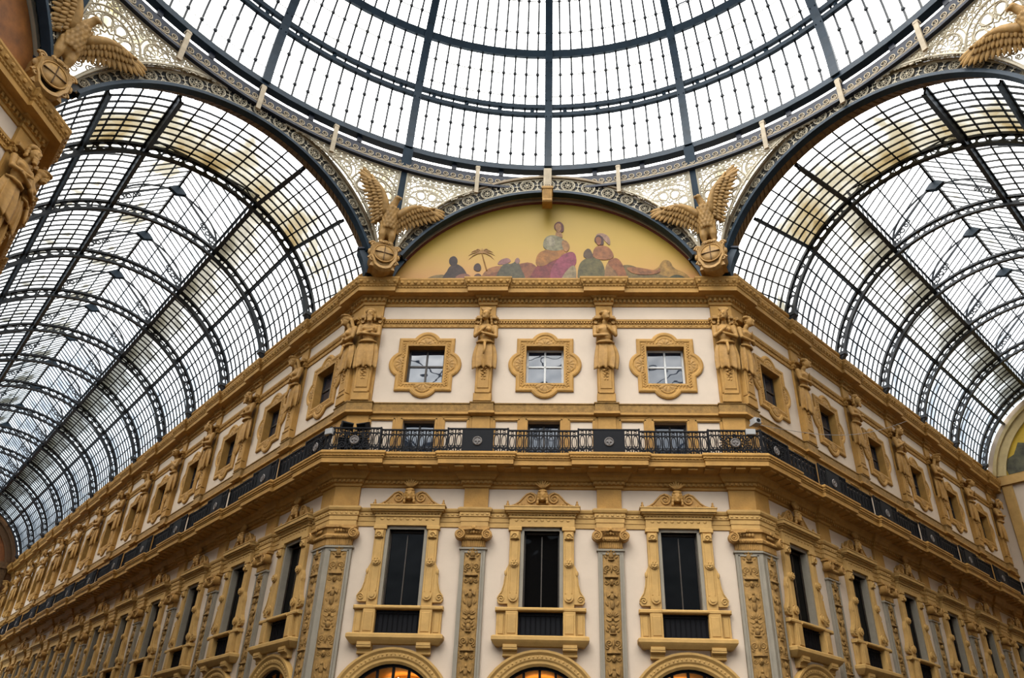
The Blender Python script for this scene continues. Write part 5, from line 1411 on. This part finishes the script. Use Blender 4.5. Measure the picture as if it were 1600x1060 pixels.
# ------------------------------------------------------------------ glass vaults over the arms
def vault(side):
    sg = -1 if side == 'left' else 1
    D, C_, NP, END = (DL, CL, NL, ENDL) if side == 'left' else (DR, CR, NR, ENDR)
    # local frame: x across the arm (0 = vault centre), y along the arm, z up
    L = CV+A
    org = Vector((sg*(A+S*L), -S*L)); rz = -sg*PI/4 if sg > 0 else PI/4
    rz = -PI/4 if sg > 0 else PI/4
    # local y axis must point along (sg*S, S); x axis to the right of it
    ys = [D+C_*(i+.5) for i in range(NP)]; Y0 = .15
    def arcp(deg, r, y, rel=False):
        # rel: y is measured along the arm, and the first bay flares down to the arch
        a = math.radians(deg); f_ = max(0, min(1, (y-Y0)/(ys[0]-Y0))) if rel else 1
        cz = 18.25+(VZ-18.25)*f_; rr = r+(6.48-VR0-.22)*(1-f_); return Vector((rr*math.sin(a), y, cz+rr*math.cos(a)))
    def nrm(deg): a = math.radians(deg); return Vector((math.sin(a), 0, math.cos(a)))
    # trusses
    AF = 77
    tr = thing('vault_truss', 'x', 'truss')
    degs = [-AF+2*AF*k/40 for k in range(41)]
    oc = MB().bar([arcp(d, VR0+.14, 0) for d in degs], [nrm(d) for d in degs], .20, .11)
    ob('inner_chord', MB().bar([arcp(d, VR0-.26, 0) for d in degs], [nrm(d) for d in degs], .18, .10), tr, IRON)
    lc = MB(); nl = 34
    for k in range(nl+1):
        d = -AF+2*AF*k/nl; w = .09/VR0*57.3
        lc.bar([arcp(d, VR0-.24, 0), arcp(d, VR0+.12, 0)], Vector((0, 1, 0)), .08, .08)
        for dd in (-1, 1):
            for r0, r1 in ((VR0+.10, VR0-.02), (VR0-.22, VR0-.10)): lc.bar([arcp(d+dd*1.5, r0, 0), arcp(d, r1, 0)], Vector((0, 1, 0)), .055, .06)
    oc.merge(lc); ob('latticed_chord', oc, tr, IRON)
    for sx in (-1, 1):
        p = arcp(sx*AF, VR0-.06, 0)
        ob('foot', MB().box(p.x-.30, p.x+.30, -.17, .17, p.z-.1, p.z+.06).prism([(p.x-.26, p.z-.1), (p.x+.26, p.z-.1), (p.x+sx*.15, p.z-.62)][::-1], -.13, .13), tr, IRON)
    for i, y in enumerate(ys):
        loc = org+Vector((sg*S, S))*y
        lbl = '%s dark iron vault truss from the mouth of the %s arm' % (ORD[i], side)
        if i == 0: tr.location = (*loc, 0); tr.rotation_euler = (0, 0, rz); tr['label'] = lbl; tr['group'] = 'trusses of the %s vault' % side
        else: dup(tr, (*loc, 0), rz, lbl)
    # purlins running the whole length
    for deg, w, h, nm in ((-46, .13, .17, 'side purlin on the wall side'), (46, .13, .17, 'side purlin on the far side'), (-23, .18, .28, 'lantern edge beam on the wall side'), (23, .18, .28, 'lantern edge beam on the far side')):
        deg *= sg
        o = thing('purlin', 'dark iron %s of the %s vault' % (nm, side), 'beam', (*org, 0), rz)
        ob('web', MB().bar([arcp(deg, VR0+.05, y, True) for y in (Y0, 1.7, 3.2, ys[0], END-.04)], nrm(deg), w*.45, h), o, IRON)
        ob('flange', MB().bar([arcp(deg, VR0+.05-h/2, y, True) for y in (Y0, 1.7, 3.2, ys[0], END-.04)], nrm(deg), w, .05).bar([arcp(deg, VR0+.05+h/2, y, True) for y in (Y0, 1.7, 3.2, ys[0], END-.04)], nrm(deg), w, .05), o, IRON)
    GR = VR0+.22
    def strip(d0, d1, y0, y1, nb, rows, gm):
        root = thing('vault_glazing', 'x', 'skylight'); m = 8; YY = [y0+(y1-y0)*k/4 for k in range(5)] if y0 < ys[0] else [y0, y1]
        g = MB(); g.add([arcp(d0+(d1-d0)*k/m, GR, y, True) for y in YY for k in range(m+1)], [(j_*(m+1)+k, j_*(m+1)+k+1, (j_+1)*(m+1)+k+1, (j_+1)*(m+1)+k) for j_ in range(len(YY)-1) for k in range(m)])
        ob('glass', g, root, gm); l = MB()
        for k in range(1, nb):
            y = y0+(y1-y0)*k/nb; l.bar([arcp(d0+(d1-d0)*q_/m, GR-.04, y, True) for q_ in range(m+1)], [nrm(d0+(d1-d0)*q_/m) for q_ in range(m+1)], .046, .07)
        for k in range(1, rows): d = d0+(d1-d0)*k/rows; l.bar([arcp(d, GR-.02, y, True) for y in YY], nrm(d), .06, .035)
        ob('glazing_lattice', l, root, IRON); return root
    sides = (('wall side', -sg), ('far side', sg))
    def lay(proto, ylist, off, lblf):
        for i, y in enumerate(ylist):
            loc = org+Vector((sg*S, S))*(y-off)
            if i == 0: proto.location = (*loc, 0); proto.rotation_euler = (0, 0, rz); proto['label'] = lblf(i); proto['group'] = 'glass panels of the %s vault' % side
            else: dup(proto, (*loc, 0), rz, lblf(i))
    # first bay: glazed right across
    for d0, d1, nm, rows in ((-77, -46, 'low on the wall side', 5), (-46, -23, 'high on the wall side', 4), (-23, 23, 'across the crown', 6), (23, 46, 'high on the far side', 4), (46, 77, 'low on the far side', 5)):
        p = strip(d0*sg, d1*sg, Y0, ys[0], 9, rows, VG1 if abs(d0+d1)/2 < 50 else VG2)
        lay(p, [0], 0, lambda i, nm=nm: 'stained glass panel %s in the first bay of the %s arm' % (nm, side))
    bays = list(zip(ys[:-1], ys[1:]))+[(ys[-1], END)]
    full = [b_[0] for b_ in bays[:-1]]
    for sn, q_ in sides:
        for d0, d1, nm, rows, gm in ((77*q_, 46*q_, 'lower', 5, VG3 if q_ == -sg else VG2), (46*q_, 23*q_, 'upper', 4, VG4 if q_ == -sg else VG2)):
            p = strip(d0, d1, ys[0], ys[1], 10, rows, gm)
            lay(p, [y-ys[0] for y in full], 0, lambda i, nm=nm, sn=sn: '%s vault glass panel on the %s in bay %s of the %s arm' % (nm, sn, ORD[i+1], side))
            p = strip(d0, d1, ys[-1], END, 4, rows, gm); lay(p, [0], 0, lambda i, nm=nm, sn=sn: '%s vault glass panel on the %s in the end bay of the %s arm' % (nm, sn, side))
    # raised lantern
    ex, ez = 2.40, VZ+math.sqrt((VR0+.1)**2-2.4**2)
    EV, RZ = ez+.55, 28.0
    HIP = 2.4
    def flatpanel(p0, p1, y0, y1, nb, rows, gm, hip=0):
        root = thing('lantern_glazing', 'x', 'skylight'); p0 = Vector(p0); p1 = Vector(p1)
        def at(f_, y): return Vector((p0.x+(p1.x-p0.x)*f_, y, p0.y+(p1.y-p0.y)*f_))
        d = (p1-p0).normalized(); nn = Vector((-d.y, 0, d.x)); nn = nn if nn.z >= 0 else -nn
        ob('glass', MB().add([at(0, y0), at(1, y0+hip), at(1, y1), at(0, y1)], [(0, 1, 2, 3)]), root, gm); l = MB()
        for k in range(1, nb): y = y0+(y1-y0)*k/nb; f_ = min(1, (y-y0)/hip) if hip else 1; l.bar([at(0, y)-nn*.03, at(f_, y)-nn*.03], nn, .04, .05)
        for k in range(0, rows+1): l.bar([at(k/rows, y0+hip*k/rows)-nn*.03, at(k/rows, y1)-nn*.03], nn, .045 if 0 < k < rows else .09, .05)
        ob('glazing_lattice', l, root, IRON); return root
    for sn, q_ in sides:
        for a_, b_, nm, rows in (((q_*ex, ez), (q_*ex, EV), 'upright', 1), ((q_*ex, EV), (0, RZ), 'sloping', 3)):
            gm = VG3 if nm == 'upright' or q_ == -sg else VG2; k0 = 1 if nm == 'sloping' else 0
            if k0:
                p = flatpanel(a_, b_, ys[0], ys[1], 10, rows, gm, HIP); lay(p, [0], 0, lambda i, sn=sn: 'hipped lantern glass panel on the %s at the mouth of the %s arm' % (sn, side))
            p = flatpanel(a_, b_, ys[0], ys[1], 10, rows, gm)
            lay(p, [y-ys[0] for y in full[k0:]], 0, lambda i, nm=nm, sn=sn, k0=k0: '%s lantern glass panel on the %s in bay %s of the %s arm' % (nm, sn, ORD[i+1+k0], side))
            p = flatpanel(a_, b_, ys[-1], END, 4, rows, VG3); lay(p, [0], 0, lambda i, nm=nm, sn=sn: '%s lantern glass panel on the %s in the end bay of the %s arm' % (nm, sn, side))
    # gable end of the lantern over the first truss
    p = thing('lantern_hip', 'glazed hipped end of the lantern at the mouth of the %s arm' % side, 'skylight', (*org, 0), rz)
    ob('glass', MB().add([(-ex, ys[0], ez), (ex, ys[0], ez), (ex, ys[0], EV), (-ex, ys[0], EV), (0, ys[0]+HIP, RZ)], [(0, 1, 2, 3), (3, 2, 4)]), p, DGLASS)
    fr_ = MB()
    for a_, b_ in (((-ex, ys[0], EV), (ex, ys[0], EV)), ((-ex, ys[0], EV), (0, ys[0]+HIP, RZ)), ((ex, ys[0], EV), (0, ys[0]+HIP, RZ))): fr_.bar([a_, b_], Vector((0, .5, 1)), .05, .05)
    ob('glazing_lattice', fr_, p, IRON)
    o = thing('ridge_beam', 'thin iron ridge beam of the %s lantern' % side, 'beam', (*org, 0), rz); ob('beam', MB().box(-.05, .05, ys[0]+HIP, END, RZ-.16, RZ+.02), o, IRON)
    # tie arches under the lantern roof
    ta = thing('lantern_arch', 'x', 'arch')
    for q_ in (-1, 1):
        rib = []
        for k in range(11):
            f_ = k/10; x = ex*(1-f_); z = ez+.1+(RZ-.28-ez-.1)*math.sin(f_*PI/2)**1.15
            rib.append((q_*ex*(1-f_**2.4)**.72, 0, ez+.1+(RZ-.36-ez-.1)*f_))
        ob('rib', MB().tube(rib, .055, 6), ta, IRON)
        ob('rafter', MB().bar([(q_*ex, 0, EV), (0, 0, RZ-.05)], Vector((0, 1, 0)), .09, .08), ta, IRON)
        ob('upright', MB().bar([(q_*(ex-.03), 0, ez-.05), (q_*(ex-.03), 0, EV)], Vector((0, 1, 0)), .08, .08), ta, IRON)
        lw = MB()
        for (x, z, R_) in ((2.12, EV+.02, .12), (1.86, EV+.26, .10), (1.64, EV+.45, .08), (2.24, EV-.22, .09), (2.02, EV+.2, .06), (1.5, EV+.62, .06), (2.28, EV-.40, .06)):
            lw.tube([(q_*x+R_*math.cos(2*PI*k/10), 0, z+R_*math.sin(2*PI*k/10)) for k in range(10)], .035, 4, True)
        ob('spandrel_tracery', lw, ta, IRON)
    ob('plate', MB().prism([(-.42, RZ-.42), (0, RZ-.62), (.42, RZ-.42), (.2, RZ-.2), (0, RZ-.1), (-.2, RZ-.2)], -.12, .12), ta, BLUE)
    for i, y in enumerate(ys[1:]):
        loc = org+Vector((sg*S, S))*y; lbl = '%s slender arch under the lantern roof of the %s arm' % (ORD[i], side)
        if i == 0: ta.location = (*loc, 0); ta.rotation_euler = (0, 0, rz); ta['label'] = lbl; ta['group'] = 'arches under the %s lantern' % side
        else: dup(ta, (*loc, 0), rz, lbl)
    return org, rz
vl = vault('left'); vr = vault('right')

# ------------------------------------------------------------------ end walls of the arms
def endwall(side, t, body, lun_m, lbl, END):
    sg = -1 if side == 'left' else 1
    org, rz = vl if side == 'left' else vr
    loc = org+Vector((sg*S, S))*END
    w = MB(); n = 40; HW = 6.35
    poly_ = [(HW, 0), (HW, 20.3)]+[(6.3*math.sin(a), VZ+6.3*math.cos(a)) for a in [math.radians(82-164*k/n) for k in range(n+1)]]+[(-HW, 20.3), (-HW, 0)]
    w.prism(poly_, 0, .5)
    o = struct('wall_end_%s' % side, w, body, lbl, 'wall'); o.location = (*loc, 0); o.rotation_euler = (0, 0, rz)
    lp = thing('end_lunette', 'arched %s lunette high on the end wall of the %s arm' % ('gold' if side == 'right' else 'brown', side), 'painting', (*loc, 0), rz)
    zb = 20.35
    th = math.acos((zb-VZ)/5.2)
    ob('canvas', MB().prism([(5.2*math.sin(-th+2*th*k/n), VZ+5.2*math.cos(-th+2*th*k/n)) for k in range(n+1)][::-1], -.05, .02), lp, lun_m)
    fm = OCHRE_L if side == 'right' else BROWN
    mb = MB()
    for r0, r1, y in ((5.2, 5.35, -.16), (5.35, 5.75, -.08), (5.75, 5.95, -.18)): arcband(mb, r0, r1, y, .02, zb, th, 40, VZ)
    ob('frame', mb, lp, mat('lunette_frame_'+side, (.72, .55, .25) if side == 'right' else (.16, .08, .03), .6, .1, 2))
    ob('sill', MB().box(-5.7, 5.7, -.22, 0, 19.75, 19.95).box(-5.7, 5.7, -.15, 0, 19.95, 20.35), lp, OCHRE_L if side == 'right' else BROWN)
    if side == 'right':
        pts_ = [(-5.0, 20.4), (-5.1, 21.3), (-4.4, 21.6), (-4.0, 22.3), (-3.2, 22.0), (-2.6, 22.6), (-1.2, 22.2), (.4, 22.9), (2.2, 22.0), (3.8, 21.2), (4.8, 20.4)]
        q2 = [Vector(p) for p in pts_]
        ob('landscape', MB().prism([(p.x, p.y) for p in q2][::-1], -.07, -.04), lp, mat('lunette_dark', (.13, .12, .06), .6, .4, 1.2))
    ar = thing('end_arch', 'great %s arch moulding on the end wall of the %s arm' % ('ochre' if side == 'right' else 'pale', side), 'arch', (*loc, 0), rz)
    mb = MB()
    for r0, r1, y in ((4.3, 4.45, -.10), (4.45, 4.8, -.2), (4.8, 4.95, -.12)): arcband(mb, r0, r1, y, -.002, 13, PI/2, 40, 13.2)
    for sx in (-1, 1): mb.box(min(sx*4.3, sx*4.95), max(sx*4.3, sx*4.95), -.15, .02, 0, 13.2)
    ob('archivolt', mb, ar, OCHRE_L if side == 'right' else creamm)
    for sx in (-1, 1):
        a, b_ = sorted((sx*5.0, sx*5.6)); ob('side_pier', MB().rbox(a, b_, -.12, .02, 0, 19.75, .03), ar, OCHRE_L if side == 'right' else BROWN)
endwall('right', 0, CREAM, mat('gold_lunette', (.80, .52, .03), .55, .12, 1.5), 'cream end wall closing the right arm', ENDR)
endwall('left', 0, mat('brown_end_wall', (.30, .14, .05), .7, .3, .8), mat('rust_lunette', (.34, .11, .025), .6, .35, .9), 'brown end wall closing the left arm', ENDL)

# ------------------------------------------------------------------ light, sky and camera
w = bpy.data.worlds.new('overcast'); scene.world = w; w.use_nodes = True
nt = w.node_tree; nt.nodes.clear(); o = nt.nodes.new('ShaderNodeOutputWorld'); bg = nt.nodes.new('ShaderNodeBackground')
tc = nt.nodes.new('ShaderNodeTexCoord'); sp = nt.nodes.new('ShaderNodeSeparateXYZ'); nt.links.new(tc.outputs['Generated'], sp.inputs['Vector'])
rmp = nt.nodes.new('ShaderNodeValToRGB'); rmp.color_ramp.elements[0].position = .16; rmp.color_ramp.elements[0].color = (.16, .20, .235, 1); rmp.color_ramp.elements[1].position = .62; rmp.color_ramp.elements[1].color = (1, .99, .97, 1); k_ = rmp.color_ramp.elements.new(.42); k_.color = (.42, .46, .50, 1)
nt.links.new(sp.outputs['Z'], rmp.inputs['Fac']); nt.links.new(rmp.outputs['Color'], bg.inputs['Color'])
# broad brightening of the cloud where the sun stands behind it
dp = nt.nodes.new('ShaderNodeVectorMath'); dp.operation = 'DOT_PRODUCT'; dp.inputs[1].default_value = Vector((-.55, -.55, .70)).normalized(); nt.links.new(tc.outputs['Generated'], dp.inputs[0])
m1 = nt.nodes.new('ShaderNodeMath'); m1.operation = 'MAXIMUM'; m1.inputs[1].default_value = 0; nt.links.new(dp.outputs['Value'], m1.inputs[0])
m2 = nt.nodes.new('ShaderNodeMath'); m2.operation = 'POWER'; m2.inputs[1].default_value = 5; nt.links.new(m1.outputs['Value'], m2.inputs[0])
m3 = nt.nodes.new('ShaderNodeMath'); m3.operation = 'MULTIPLY_ADD'; m3.inputs[1].default_value = 9.0; m3.inputs[2].default_value = 5.4; nt.links.new(m2.outputs['Value'], m3.inputs[0])
nt.links.new(m3.outputs['Value'], bg.inputs['Strength'])
nt.links.new(bg.outputs['Background'], o.inputs['Surface'])

yaw, pitch, roll = -.044022389, .4997950525, .0264269858
cy, sy, cp, spp, crr, srr = math.cos(yaw), math.sin(yaw), math.cos(pitch), math.sin(pitch), math.cos(roll), math.sin(roll)
fwd = Vector((sy*cp, cy*cp, spp)); rgt = Vector((cy, -sy, 0)); upv = rgt.cross(fwd)
r_ = rgt*crr+upv*srr; u_ = -rgt*srr+upv*crr
cam = bpy.data.cameras.new('camera'); co = bpy.data.objects.new('camera', cam); COL.objects.link(co)
co.matrix_world = Matrix(((r_.x, u_.x, -fwd.x, .59197522), (r_.y, u_.y, -fwd.y, -24.33057), (r_.z, u_.z, -fwd.z, 1.6), (0, 0, 0, 1)))
cam.sensor_width = 36; cam.lens = 1161.026/1600*36; cam.shift_x = (800-830.438)/1600; cam.shift_y = (620.6286-530)/1600; cam.clip_end = 500
scene.camera = co
vs = scene.view_settings; scene.display_settings.display_device = 'sRGB'
vs.view_transform = 'Standard'; vs.look = 'None'; vs.gamma = 1; vs.exposure = 0; vs.use_curve_mapping = False
cy_ = scene.cycles; cy_.max_bounces = 10; cy_.diffuse_bounces = 5; cy_.glossy_bounces = 4; cy_.transparent_max_bounces = 32; cy_.caustics_reflective = False; cy_.caustics_refractive = False
cy_.use_denoising = True
